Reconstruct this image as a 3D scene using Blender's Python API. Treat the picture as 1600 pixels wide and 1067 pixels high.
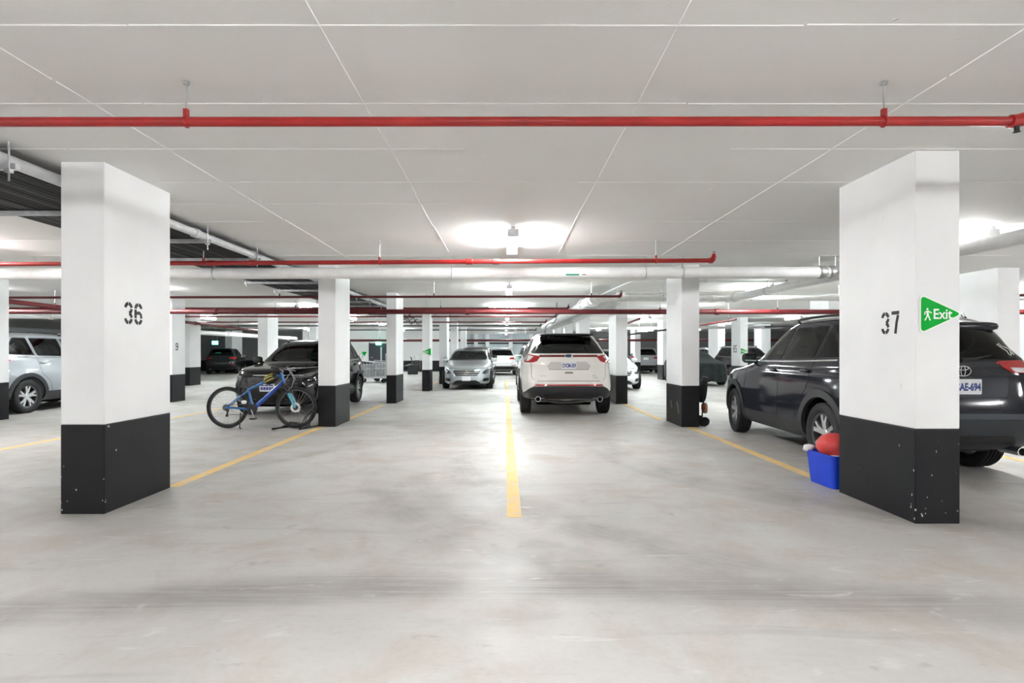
import bpy, bmesh, math, random
import numpy as np
from mathutils import Vector, Matrix
from mathutils.geometry import delaunay_2d_cdt

for o in list(bpy.data.objects): bpy.data.objects.remove(o, do_unlink=True)
S = bpy.context.scene
COL = S.collection
PI = math.pi
random.seed(7)

# ------------------------------------------------------------------ camera, world, exposure
HGT = 1.30          # eye height
FPX = 865.0         # focal length in pixels of a 1600 px wide frame
VX, VY = 789.0, 551.0
cam_d = bpy.data.cameras.new('camera'); cam = bpy.data.objects.new('camera', cam_d); COL.objects.link(cam)
cam.location = (0, 0, HGT); cam.rotation_euler = (PI/2, 0, 0)
cam_d.sensor_width = 36; cam_d.lens = 36*FPX/1600
cam_d.shift_x = (800-VX)/1600; cam_d.shift_y = (VY-533.5)/1600
cam_d.clip_start = .05; cam_d.clip_end = 200
S.camera = cam
W = bpy.data.worlds.new('world'); S.world = W; W.use_nodes = True
W.node_tree.nodes['Background'].inputs[0].default_value = (.8, .9, 1, 1)
W.node_tree.nodes['Background'].inputs[1].default_value = 0.0
vs = S.view_settings
vs.view_transform = 'Standard'; vs.look = 'None'; vs.gamma = 1; vs.use_curve_mapping = False
vs.exposure = 1.86
S.cycles.caustics_reflective = False; S.cycles.caustics_refractive = False; S.cycles.glossy_bounces = 3; S.cycles.transmission_bounces = 3
LAMP_POWER = 40.0   # emission strength of every strip light's lens
CEIL = 2.84

def gx(px, D): return (px-VX)*D/FPX
def gz(py, D): return HGT+(VY-py)*D/FPX

# ------------------------------------------------------------------ materials
MATS = {}
def mat(name, col, rough=.5, metal=0, coat=0, spec=.5, emit=None, estr=0, alpha=None):
    if name in MATS: return MATS[name]
    m = bpy.data.materials.new(name); m.use_nodes = True
    b = m.node_tree.nodes['Principled BSDF']
    b.inputs['Base Color'].default_value = (*col, 1)
    b.inputs['Roughness'].default_value = rough; b.inputs['Metallic'].default_value = metal
    b.inputs['Coat Weight'].default_value = coat; b.inputs['Coat Roughness'].default_value = .04
    b.inputs['Specular IOR Level'].default_value = spec
    if emit:
        b.inputs['Emission Color'].default_value = (*emit, 1); b.inputs['Emission Strength'].default_value = estr
    MATS[name] = m
    return m

class NT:
    """tiny node-tree writer"""
    def __init__(s, m): s.t = m.node_tree; s.b = s.t.nodes['Principled BSDF']
    def n(s, typ, **kw):
        x = s.t.nodes.new(typ)
        for k, v in kw.items(): setattr(x, k, v)
        return x
    def link(s, a, b): s.t.links.new(a, b)
    def val(s, sock, v):
        if hasattr(v, 'is_output'): s.link(v, sock)
        else: sock.default_value = v
    def math(s, op, a, b=0.0, c=0.0, clamp=False):
        x = s.n('ShaderNodeMath', operation=op, use_clamp=clamp)
        s.val(x.inputs[0], a); s.val(x.inputs[1], b); s.val(x.inputs[2], c)
        return x.outputs[0]
    def pos(s): return s.n('ShaderNodeNewGeometry').outputs['Position']
    def mapp(s, vec, scale=(1, 1, 1), loc=(0, 0, 0)):
        x = s.n('ShaderNodeMapping'); x.inputs['Scale'].default_value = scale; x.inputs['Location'].default_value = loc
        s.link(vec, x.inputs['Vector']); return x.outputs[0]
    def noise(s, vec, scale, detail=4, rough=.55, dist=0):
        x = s.n('ShaderNodeTexNoise'); x.inputs['Scale'].default_value = scale; x.inputs['Detail'].default_value = detail
        x.inputs['Roughness'].default_value = rough; x.inputs['Distortion'].default_value = dist
        s.link(vec, x.inputs['Vector']); return x.outputs['Fac']
    def ramp(s, f, stops):
        x = s.n('ShaderNodeValToRGB'); e = x.color_ramp.elements
        while len(e) < len(stops): e.new(.5)
        for el, (p, c) in zip(e, stops):
            el.position = p; el.color = (*c, 1) if len(c) == 3 else c
        s.link(f, x.inputs[0]); return x.outputs[0]
    def mix(s, f, a, b, mode='MIX'):
        x = s.n('ShaderNodeMix', data_type='RGBA', blend_type=mode)
        s.val(x.inputs[0], f)
        for i, v in ((6, a), (7, b)):
            if hasattr(v, 'is_output'): s.link(v, x.inputs[i])
            else: x.inputs[i].default_value = (*v, 1)
        return x.outputs[2]
    def sm(s, v, a, b, lo=0., hi=1.):
        x = s.n('ShaderNodeMapRange', interpolation_type='SMOOTHSTEP')
        s.val(x.inputs[0], v); x.inputs[1].default_value = a; x.inputs[2].default_value = b
        x.inputs[3].default_value = lo; x.inputs[4].default_value = hi
        return x.outputs[0]
    def bump(s, h, strength, dist=.01):
        x = s.n('ShaderNodeBump'); x.inputs['Strength'].default_value = strength; x.inputs['Distance'].default_value = dist
        s.link(h, x.inputs['Height']); s.link(x.outputs[0], s.b.inputs['Normal'])

def concrete_floor():
    m = mat('floor_concrete', (.5, .48, .45), .55); t = NT(m)
    p = t.pos()
    big = t.noise(p, .35, 5, .6, .6); mid = t.noise(p, 1.7, 6, .65, .4); fine = t.noise(p, 22, 5, .7)
    streak = t.noise(t.mapp(p, (.5, 3.5, 1)), 1.3, 5, .6, .8)
    base = t.ramp(big, [(.3, (.40, .388, .367)), (.5, (.465, .456, .44)), (.7, (.51, .502, .49))])
    base = t.mix(t.sm(mid, .42, .75, 0, .8), base, (.40, .345, .295))
    base = t.mix(t.sm(streak, .52, .75, 0, .6), base, (.32, .316, .308))
    base = t.mix(t.sm(fine, .45, .75, 0, .16), base, (.26, .25, .235))
    sep = t.n('ShaderNodeSeparateXYZ'); t.link(p, sep.inputs[0]); X, Y = sep.outputs[0], sep.outputs[1]
    # darker band curving across the drive lane, and the arcs of turning tyres
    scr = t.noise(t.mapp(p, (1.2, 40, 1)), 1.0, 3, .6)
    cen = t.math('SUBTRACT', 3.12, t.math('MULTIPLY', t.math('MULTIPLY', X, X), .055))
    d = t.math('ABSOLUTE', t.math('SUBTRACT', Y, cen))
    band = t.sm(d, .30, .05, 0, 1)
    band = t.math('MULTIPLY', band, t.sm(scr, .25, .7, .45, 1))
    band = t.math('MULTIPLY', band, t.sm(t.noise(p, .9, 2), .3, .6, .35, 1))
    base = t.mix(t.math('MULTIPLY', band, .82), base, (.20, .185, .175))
    for (cx, cy, r, w, k, y0, y1) in ((2.3, 6.2, 3.55, .24, .34, 2.9, 7.2), (2.3, 6.2, 3.2, .12, .25, 3.2, 7.0), (4.2, 7.2, 4.75, .24, .34, 3.0, 8.0),
                                      (5.2, 7.6, 3.75, .17, .36, 3.6, 9.0), (5.2, 7.6, 4.0, .10, .25, 3.6, 9.0), (-5.5, 8.4, 3.3, .12, .25, 4.2, 9.0), (6.2, 6.6, 3.4, .3, .3, 2.5, 5.4)):
        dx = t.math('SUBTRACT', X, cx); dy = t.math('SUBTRACT', Y, cy)
        rr = t.math('SQRT', t.math('ADD', t.math('MULTIPLY', dx, dx), t.math('MULTIPLY', dy, dy)))
        rn = t.math('MULTIPLY', t.math('SINE', t.math('MULTIPLY', rr, 80)), .5)
        a = t.sm(t.math('ABSOLUTE', t.math('SUBTRACT', rr, r)), w*1.5, w*.2, 0, 1)
        a = t.math('MULTIPLY', a, t.sm(Y, y1, y1-1.5, 0, 1)); a = t.math('MULTIPLY', a, t.sm(Y, y0-.6, y0+.6, 0, 1))
        a = t.math('MULTIPLY', a, t.sm(rn, -.5, .5, .88, 1))
        a = t.math('MULTIPLY', a, t.sm(t.noise(p, 2.2, 3), .3, .65, .2, 1))
        base = t.mix(t.math('MULTIPLY', a, k*1.75), base, (.24, .225, .215))
    scr2 = t.noise(t.mapp(p, (3.0, 14, 1)), 2.2, 4, .7, 1.2)
    base = t.mix(t.sm(scr2, .62, .70, 0, .38), base, (.27, .255, .24))
    pale = t.noise(t.mapp(p, (1.5, 5, 1), (4, 7, 0)), 1.6, 4, .65, .6)
    base = t.mix(t.sm(pale, .60, .72, 0, .5), base, (.60, .59, .57))
    spots = t.noise(p, 4.2, 2, .5)
    base = t.mix(t.sm(spots, .69, .73, 0, .5), base, (.30, .285, .27))
    t.link(base, t.b.inputs['Base Color'])
    t.link(t.sm(mid, .3, .7, .42, .62), t.b.inputs['Roughness'])
    t.bump(fine, .15, .004)
    return m

def concrete_ceiling():
    m = mat('ceiling_paint', (.7, .68, .64), .75); t = NT(m)
    p = t.pos()
    big = t.noise(p, .5, 4, .5); fine = t.noise(p, 30, 4, .6)
    vor = t.n('ShaderNodeTexVoronoi'); vor.inputs['Scale'].default_value = 5.5; t.link(p, vor.inputs['Vector'])
    blister = t.math('MULTIPLY', t.sm(vor.outputs['Distance'], .09, .02, 0, 1), t.sm(t.noise(p, 1.1, 2), .5, .62, 0, 1))
    c = t.ramp(big, [(.3, (.86, .86, .84)), (.7, (.92, .92, .905))])
    t.link(c, t.b.inputs['Base Color'])
    h = t.math('ADD', t.math('MULTIPLY', blister, 1.0), t.math('MULTIPLY', fine, .12))
    t.bump(h, .7, .012)
    return m

def pillar_white():
    m = mat('pillar_white_paint', (.80, .80, .79), .55); t = NT(m); p = t.pos()
    pit = t.noise(p, 16, 3, .6); big = t.noise(p, 1.6, 3)
    c = t.ramp(big, [(.3, (.80, .805, .81)), (.7, (.86, .865, .865))])
    c = t.mix(t.sm(pit, .74, .78, 0, .7), c, (.32, .31, .30))
    c = t.mix(t.math('MULTIPLY', t.sm(t.noise(t.mapp(p, (1, 1, .35)), 5, 4, .7), .66, .74, 0, 1), .25), c, (.45, .43, .41))
    t.link(c, t.b.inputs['Base Color']); t.bump(pit, .12, .006)
    return m
def pillar_black():
    m = mat('pillar_black_paint', (.01, .01, .012), .45, spec=.25); t = NT(m); p = t.pos()
    ch = t.noise(p, 26, 3, .65); sc = t.noise(t.mapp(p, (2, 2, 9)), 3.0, 5, .7, .5)
    c = t.ramp(t.noise(p, 2, 3), [(.3, (.006, .0065, .009)), (.7, (.012, .0115, .0125))])
    c = t.mix(t.sm(ch, .73, .76, 0, .55), c, (.4, .4, .4))
    c = t.mix(t.sm(sc, .69, .73, 0, .3), c, (.12, .12, .12))
    t.link(c, t.b.inputs['Base Color']); t.bump(ch, .15, .004)
    return m
def wall_paint(name, c0, c1):
    m = mat(name, c0, .7); t = NT(m); p = t.pos()
    t.link(t.ramp(t.noise(p, .8, 4), [(.3, c0), (.7, c1)]), t.b.inputs['Base Color']); t.bump(t.noise(p, 14, 3), .15, .006)
    return m
def yellow_paint():
    m = mat('line_yellow', (.8, .48, .07), .6); t = NT(m); p = t.pos()
    c = t.ramp(t.noise(p, 3, 4), [(.3, (.80, .50, .10)), (.7, (.86, .58, .16))])
    c = t.mix(t.sm(t.noise(p, 7, 6, .75), .42, .68, .12, .75), c, (.58, .52, .42))
    t.link(c, t.b.inputs['Base Color'])
    return m
def painted(name, c, rough=.35, var=.06, metal=0):
    m = mat(name, c, rough, metal); t = NT(m); p = t.pos()
    lo = tuple(max(0, x*(1-var*2)) for x in c); hi = tuple(min(1, x*(1+var)) for x in c)
    t.link(t.ramp(t.noise(p, 6, 3), [(.35, lo), (.65, hi)]), t.b.inputs['Base Color'])
    return m
def car_paint(name, c, metal=.35, rough=.28, coat=1.0):
    m = mat(name, c, rough, metal, coat=coat, spec=.5); t = NT(m); p = t.pos()
    fl = t.noise(p, 900, 1)
    hi = tuple(min(1, x*1.12+.004) for x in c)
    t.link(t.ramp(fl, [(.4, c), (.6, hi)]), t.b.inputs['Base Color'])
    return m

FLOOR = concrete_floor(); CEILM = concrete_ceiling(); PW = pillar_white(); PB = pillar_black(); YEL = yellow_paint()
RED = painted('pipe_red', (.34, .014, .013), .34); RED_SHADED = painted('pipe_red_shaded', (.115, .007, .009), .5); WPIPE = painted('pipe_white', (.80, .80, .79), .4, .03)  # second red, for far pipes, has their backlit shade put into the colour
GALV = painted('galvanised', (.52, .53, .54), .38, .15, .8); CABLE = painted('cable_black', (.006, .006, .007), .5)
CHROME = mat('chrome', (.82, .83, .85), .12, 1.0); ALLOY = mat('alloy', (.66, .67, .69), .28, .85)
DARKALLOY = mat('dark_alloy', (.10, .10, .11), .35, .6)
RUBBER = painted('tyre_rubber', (.011, .011, .012), .75, .2); BLACKPL = painted('black_plastic', (.008, .008, .009), .45, .15)
GREYPL = painted('grey_plastic', (.022, .023, .026), .55, .1)
GLASS = mat('car_glass', (.005, .006, .0065), .02, 0, spec=.40); GAP = mat('panel_gap', (.004, .004, .004), .8)
HEADL = mat('headlamp_lens', (.11, .115, .125), .08, .5, coat=1); TAILR = mat('taillight_red', (.42, .008, .012), .12, 0, coat=1)
TAILW = mat('taillight_clear', (.70, .68, .68), .12, .2, coat=1)
PLATEM = mat('plate_white', (.80, .81, .83), .4); PBLUE = mat('plate_blue', (.03, .06, .25), .5)
WELL = mat('wheel_well', (.003, .003, .003), .9, spec=.1)
STENCIL = painted('stencil_ink', (.03, .03, .033), .7, .3)
GREEN = mat('sign_green', (.0, .37, .035), .5, spec=.12); SIGNW = mat('sign_white', (.86, .90, .86), .4)
MIRR = mat('mirror_glass', (.6, .75, .75), .03, 1.0)

# ------------------------------------------------------------------ mesh helpers
def link(o, parent=None):
    COL.objects.link(o)
    if parent: o.parent = parent
    return o
def mk(name, verts, faces, m, parent=None, smooth=False):
    me = bpy.data.meshes.new(name); me.from_pydata([tuple(v) for v in verts], [], faces); me.update()
    mm = m if isinstance(m, (list, tuple)) else [m]
    for x in mm: me.materials.append(x)
    if smooth: me.polygons.foreach_set('use_smooth', [True]*len(me.polygons))
    return link(bpy.data.objects.new(name, me), parent)
def thing(name, label, cat, loc=(0, 0, 0), rz=0, group=None):
    o = bpy.data.objects.new(name, None); o.empty_display_size = .1; COL.objects.link(o)
    o.location = loc; o.rotation_euler = (0, 0, rz)
    return tag(o, label, cat, group)
def tag(o, label, cat, group=None):
    o['label'] = label; o['category'] = cat
    if group: o['group'] = group
    return o
def struct(o): o['kind'] = 'structure'; return o

class G:
    """collects shapes into one mesh"""
    def __init__(s): s.v = []; s.f = []
    def add(s, v, f):
        b = len(s.v); s.v += [Vector(x) for x in v]; s.f += [tuple(i+b for i in q) for q in f]; return s
    def box(s, lo, hi, bev=0.0):
        if bev <= 0:
            x0, y0, z0 = lo; x1, y1, z1 = hi
            v = [(x0, y0, z0), (x1, y0, z0), (x1, y1, z0), (x0, y1, z0), (x0, y0, z1), (x1, y0, z1), (x1, y1, z1), (x0, y1, z1)]
            return s.add(v, [(0, 3, 2, 1), (4, 5, 6, 7), (0, 1, 5, 4), (1, 2, 6, 5), (2, 3, 7, 6), (3, 0, 4, 7)])
        bm = bmesh.new(); bmesh.ops.create_cube(bm, size=1)
        for v in bm.verts:
            v.co = Vector([(lo[i]+hi[i])/2+v.co[i]*(hi[i]-lo[i]) for i in range(3)])
        bmesh.ops.bevel(bm, geom=list(bm.edges), offset=bev, segments=2, affect='EDGES', profile=.5)
        bm.verts.index_update()
        s.add([v.co.copy() for v in bm.verts], [[v.index for v in f.verts] for f in bm.faces]); bm.free(); return s
    def tube(s, pts, r, n=8, cap=True, closed=False):
        pts = [Vector(p) for p in pts]; N = len(pts); rings = []
        up = None
        for i, p in enumerate(pts):
            if closed: d = pts[(i+1) % N]-pts[i-1]
            elif i == 0: d = pts[1]-pts[0]
            elif i == N-1: d = pts[-1]-pts[-2]
            else: d = (pts[i+1]-p).normalized()+(p-pts[i-1]).normalized()
            d.normalize()
            if up is None:
                up = Vector((0, 0, 1)) if abs(d.z) < .9 else Vector((1, 0, 0))
            a = up-d*up.dot(d); a.normalize(); up = a; b = d.cross(a)
            rr = r[i] if isinstance(r, (list, tuple)) else r
            rings.append([p+(a*math.cos(2*PI*k/n)+b*math.sin(2*PI*k/n))*rr for k in range(n)])
        v = [q for ring in rings for q in ring]; f = []
        for i in range(N if closed else N-1):
            j = (i+1) % N
            for k in range(n):
                f.append((i*n+k, i*n+(k+1) % n, j*n+(k+1) % n, j*n+k))
        if cap and not closed:
            f.append(tuple(range(n-1, -1, -1))); f.append(tuple((N-1)*n+k for k in range(n)))
        return s.add(v, f)
    def lathe(s, prof, n=32, axis='x', c=(0, 0, 0), closed=False, ang=(0, 2*PI)):
        """prof: (along axis, radius)"""
        full = abs(ang[1]-ang[0]-2*PI) < 1e-6
        m = n if full else n+1; v = []; f = []
        for a, r in prof:
            for k in range(m):
                t = ang[0]+(ang[1]-ang[0])*k/n
                p = (a, r*math.cos(t), r*math.sin(t))
                if axis == 'y': p = (p[1], p[0], p[2])
                elif axis == 'z': p = (p[1], p[2], p[0])
                v.append((p[0]+c[0], p[1]+c[1], p[2]+c[2]))
        P = len(prof)
        for i in range(P if closed else P-1):
            j = (i+1) % P
            for k in range(n):
                k2 = (k+1) % m
                f.append((i*m+k, i*m+k2, j*m+k2, j*m+k))
        return s.add(v, f)
    def prism(s, poly, d0, d1, frame):
        """poly 2D, extruded from d0 to d1; frame(u, v, d) -> 3D"""
        n = len(poly)
        v = [frame(a, b, d0) for a, b in poly]+[frame(a, b, d1) for a, b in poly]
        f = [tuple(range(n-1, -1, -1)), tuple(range(n, 2*n))]
        for i in range(n):
            j = (i+1) % n; f.append((i, j, j+n, i+n))
        return s.add(v, f)
    def blob(s, c, r, e=(2.6, 2.6), nu=24, nv=14, fn=None):
        v = []; f = []
        sg = lambda x, p: math.copysign(abs(x)**p, x)
        for i in range(nv+1):
            t = -PI/2+PI*i/nv
            for k in range(nu):
                a = 2*PI*k/nu
                p = Vector((r[0]*sg(math.cos(t), 2/e[1])*sg(math.cos(a), 2/e[0]), r[1]*sg(math.cos(t), 2/e[1])*sg(math.sin(a), 2/e[0]), r[2]*sg(math.sin(t), 2/e[1])))
                if fn: p = fn(p)
                v.append(p+Vector(c))
        for i in range(nv):
            for k in range(nu):
                f.append((i*nu+k, i*nu+(k+1) % nu, (i+1)*nu+(k+1) % nu, (i+1)*nu+k))
        return s.add(v, f)
    def put(s, name, m, parent=None, smooth=False, fix=True):
        o = mk(name, s.v, s.f, m, parent, smooth)
        if fix:
            bm = bmesh.new(); bm.from_mesh(o.data); bmesh.ops.recalc_face_normals(bm, faces=bm.faces); bm.to_mesh(o.data); bm.free()
        if smooth and smooth != 'all':
            o.data.set_sharp_from_angle(angle=math.radians(smooth if not isinstance(smooth, bool) else 38))
        return o

def text_mesh(name, body, size, m, parent, mtx, sx=1.0, thick=.001, bold=0.0, align='CENTER', fit=None):
    c = bpy.data.curves.new(name, 'FONT'); c.body = body; c.size = size; c.align_x = align; c.align_y = 'CENTER'
    c.extrude = thick; c.offset = bold; c.resolution_u = 3
    t = bpy.data.objects.new(name, c); COL.objects.link(t); bpy.context.view_layer.update()
    me = bpy.data.meshes.new_from_object(t.evaluated_get(bpy.context.evaluated_depsgraph_get()))
    bpy.data.objects.remove(t, do_unlink=True); bpy.data.curves.remove(c)
    if fit:
        xs = [v.co.x for v in me.vertices]; ys = [v.co.y for v in me.vertices]
        kx, ky = fit[0]/(max(xs)-min(xs)), fit[1]/(max(ys)-min(ys))
        me.transform(Matrix.Diagonal((kx, ky, 1, 1)) @ Matrix.Translation((-(max(xs)+min(xs))/2, -(max(ys)+min(ys))/2, 0))); sx = 1
    me.transform(mtx @ Matrix.Diagonal((sx, 1, 1, 1))); me.name = name
    me.materials.clear(); me.materials.append(m)
    return link(bpy.data.objects.new(name, me), parent)
def frame_mtx(o, ux, uy):
    ux = Vector(ux).normalized(); uy = Vector(uy).normalized(); uz = ux.cross(uy)
    M = Matrix((ux, uy, uz)).transposed().to_4x4(); M.translation = Vector(o); return M
def chaikin(poly, k=2, closed=True):
    for _ in range(k):
        q = []; n = len(poly)
        for i in range(n if closed else n-1):
            a, b = poly[i], poly[(i+1) % n]
            q += [(a[0]*.75+b[0]*.25, a[1]*.75+b[1]*.25), (a[0]*.25+b[0]*.75, a[1]*.25+b[1]*.75)]
        poly = q
    return poly
def round_poly(poly, r, seg=4):
    out = []; n = len(poly)
    for i in range(n):
        p = Vector(poly[i]); a = Vector(poly[i-1]); b = Vector(poly[(i+1) % n])
        da, db = (a-p), (b-p); ra = min(r, da.length*.45, db.length*.45)
        p0 = p+da.normalized()*ra; p1 = p+db.normalized()*ra
        for k in range(seg+1):
            t = k/seg; q = p0*(1-t)**2+p*2*t*(1-t)+p1*t*t; out.append((q.x, q.y))
    return out

# ------------------------------------------------------------------ setting
X0, X1, Y0, Y1 = -30, 30, -7, 46
def quad(name, v, m): return struct(mk(name, v, [tuple(range(len(v)))], m))
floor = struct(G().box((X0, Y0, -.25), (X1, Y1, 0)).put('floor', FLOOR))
ceiling = struct(G().box((X0, Y0, CEIL), (X1, Y1, CEIL+.25)).put('ceiling', CEILM))
WD = wall_paint('wall_dark_grey', (.20, .20, .205), (.25, .25, .255)); WW = wall_paint('wall_white', (.72, .73, .73), (.78, .79, .79))
WB = wall_paint('wall_blue_grey', (.60, .68, .72), (.68, .76, .79))
SKIRT = mat('wall_skirt_black', (.008, .009, .011), .5, 0, 0, .3)
def wall(name, lo, hi, m):
    return struct(G().box(lo, hi).put(name, m))
wall('wall_front', (X0, Y0-.2, 0), (X1, Y0, CEIL), WW)
wall('wall_left', (X0-.2, Y0, 0), (X0, Y1, CEIL), WW)
wall('wall_right', (X1, Y0, 0), (X1+.2, Y1, CEIL), WW)
wall('wall_back', (X0, Y1, 0), (X1, Y1+.2, CEIL), WB)
wall('wall_back_left', (X0, 39.6, 0), (-11.2, 39.9, CEIL), WD)
wall('wall_back_door', (-11.2, 38.5, 0), (-3.9, 38.8, CEIL), WW)
wall('wall_side_door', (-11.2, 38.8, 0), (-10.9, 39.6, CEIL), WW)
wall('wall_return', (-4.2, 38.8, 0), (-3.9, Y1, CEIL), WW)
wall('wall_back_right', (4.9, 41.5, 0), (X1, 41.8, CEIL), WD)
wall('wall_return_right', (4.9, 41.8, 0), (5.2, Y1, CEIL), WW)
for i, (a, b, y) in enumerate(((X0, -11.2, 39.6), (-11.2, -9.46, 38.5), (-8.16, -3.9, 38.5), (4.9, X1, 41.5), (-3.9, 4.9, Y1))):
    struct(G().box((a, y-.02, 0), (b, y, .75)).put('trim_%d' % (i+1), SKIRT))
# pilasters and dark overhead rail of the far storage wall
for i, px in enumerate((717, 743.5, 761.5, 798, 830, 856)):
    x = gx(px, Y1-.3); struct(G().box((x-.16, Y1-.35, 0), (x+.16, Y1, CEIL)).put('trim_%d' % (i+6), PW))
struct(G().box((-3.9, Y1-.12, 2.02), (4.9, Y1, 2.14)).put('trim_12', GREYPL))
# ceiling formwork ridges
rnd = random.Random(3)
SEAM = mat('seam_paint', (.89, .89, .875), .7)
def seam(x0, y0, x1, y1, w=.009, h=.004):
    dx, dy = x1-x0, y1-y0; l = math.hypot(dx, dy); nx, ny = -dy/l*w/2, dx/l*w/2
    v = [(x0-nx, y0-ny), (x1-nx, y1-ny), (x1+nx, y1+ny), (x0+nx, y0+ny)]
    vv = [(a, b, CEIL+.001) for a, b in v]+[(a*.5+.5*c, b*.5+.5*d, CEIL-h) for (a, b), (c, d) in zip(v, [v[3], v[2], v[1], v[0]])]
    mk('formwork_seam', vv, [(0, 1, 5, 4), (1, 2, 6, 5), (2, 3, 7, 6), (3, 0, 4, 7)], SEAM, ceiling)
for k, y in enumerate([.98, 1.79, 2.60, 3.42, 4.18, 5.0, 5.72, 6.5, 7.6, 8.75, 10.3, 12.1]):
    x = -7.5
    while x < 7.5:
        l = rnd.uniform(1.6, 3.4)
        if rnd.random() < (1.0 if y < 4 else .65): seam(x, y+rnd.uniform(-.004, .004), x+l*.995, y+rnd.uniform(-.004, .004), .008+.003*rnd.random())
        x += l
for xx in (-5.9, -4.22, -2.55, -.87, .82, 2.47, 4.15, 5.8):
    y = .2
    while y < 11:
        l = rnd.uniform(.8, 2.2)
        if rnd.random() < (.9 if abs(xx) < 3 else .6): seam(xx+rnd.uniform(-.008, .008), y, xx+rnd.uniform(-.012, .012), y+l*.98, .009)
        y += l
# painted bay lines
def bay_line(xc, y0, y1, w=.115):
    G().box((xc-w/2, y0, -.002), (xc+w/2, y1, .0025)).put('bay_line', YEL, floor)
bay_line(.075, 4.37, 10.6); bay_line(.075, 10.7, 16.4); bay_line(.06, 19.2, 26)
bay_line(-3.22, 5.37, 9.72); bay_line(-3.05, 10.7, 13.9); bay_line(3.22, 5.2, 9.65); bay_line(3.02, 10.7, 14.0)
bay_line(-6.75, 4.6, 10.4); bay_line(6.22, 4.6, 10.4); bay_line(-6.6, 10.8, 16.2); bay_line(6.4, 10.8, 16.2)
bay_line(-3.0, 19.4, 25); bay_line(3.0, 19.4, 25)

# ------------------------------------------------------------------ pillars
BAND = .72
def pillar(x0, x1, y0, y1, label, band=BAND, group='white and black concrete pillars'):
    cx, cy = (x0+x1)/2, (y0+y1)/2
    t = thing('pillar', label, 'pillar', (cx, cy, 0), 0, group)
    hx, hy = (x1-x0)/2, (y1-y0)/2
    G().box((-hx, -hy, band), (hx, hy, CEIL), .008).put('shaft', PW, t)
    G().box((-hx-.001, -hy-.001, -.003), (hx+.001, hy+.001, band), .008).put('base_band', PB, t)
    return t
P36 = pillar(-3.58, -3.228, 4.46, 5.34, 'white pillar stencilled 36 with black base, nearest on the left')
P37 = pillar(3.12, 3.46, 4.21, 5.17, 'white pillar stencilled 37 carrying the green exit arrow, nearest on the right')
pillar(-3.28, -2.975, 9.72, 10.62, 'white pillar standing just right of the blue bicycle')
PR2 = pillar(3.09, 3.40, 9.68, 10.6, 'white pillar between the white rear-facing suv and the dark grey suv')
pillar(-3.04, -2.79, 14.2, 15.2, 'white pillar right of the black suv with metal carts behind it')
pillar(2.81, 3.10, 14.0, 15.0, 'white pillar at the right side of the white rear-facing suv')
P4L = pillar(-2.80, -2.54, 18.7, 19.4, 'white pillar with a small green left-pointing arrow, left of the silver sedan')
pillar(-2.72, -2.40, 22.9, 23.8, 'white pillar directly behind the left edge of the silver sedan')
pillar(-2.66, -2.34, 27.0, 27.9, 'white pillar whose top shows above the silver sedan roof, left side')
pillar(-2.66, -2.34, 33.0, 33.9, 'farthest white pillar in the row left of the yellow centre line')
pillar(2.48, 2.84, 18.5, 19.4, 'white pillar rising above the right half of the white suv roof')
pillar(2.50, 2.82, 23.0, 23.9, 'white pillar behind the white suv roof, second deeper one')
pillar(2.5, 2.85, 28.0, 28.9, 'white pillar behind the white suv roof, third and deepest')
pillar(-10.07, -9.72, 9.95, 10.85, 'white pillar cut by the left picture edge before the silver suv')
P9 = pillar(-9.02, -8.72, 14.5, 15.1, 'white pillar peeping out right of pillar 36 with a stencilled 9')
pillar(-12.85, -12.42, 21.8, 22.6, 'broad white pillar beyond the pillar stencilled 9')
pillar(-9.6, -9.22, 21.5, 22.5, 'white pillar rising behind the black suv windscreen')
pillar(-9.55, -9.2, 27.0, 27.9, 'slim white pillar behind the right side of the black suv roof')
pillar(-18.2, -17.75, 36.0, 37.4, 'distant white pillar beside the wall cabinet on the far left')
pillar(-13.9, -13.55, 38.0, 38.9, 'slim distant white pillar left of the wall cabinet')
P65 = pillar(10.2, 10.53, 24.0, 24.95, 'white pillar with small green right-pointing arrow beyond the dark grey suv')
P30 = pillar(11.35, 11.72, 29.5, 30.9, 'distant white pillar with left-pointing green arrow behind the covered car')
pillar(7.49, 7.85, 26.3, 27.2, 'white pillar just left of the pillar by the dark grey suv, black base showing')
pillar(7.98, 8.33, 34.0, 35.2, 'distant white pillar behind the white sedan on the right')
pillar(13.9, 14.4, 30.0, 30.9, 'distant white pillar seen over the dark grey suv windscreen')
pillar(8.48, 8.9, 14.5, 15.4, 'white pillar top seen over the dark grey suv roof')
pillar(8.9, 9.3, 10.0, 10.9, 'white pillar cut by the right picture edge beyond the dark grey suv')
pillar(13.6, 14.0, 14.5, 15.4, 'white pillar far right hidden mostly behind the dark grey suv')
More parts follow.
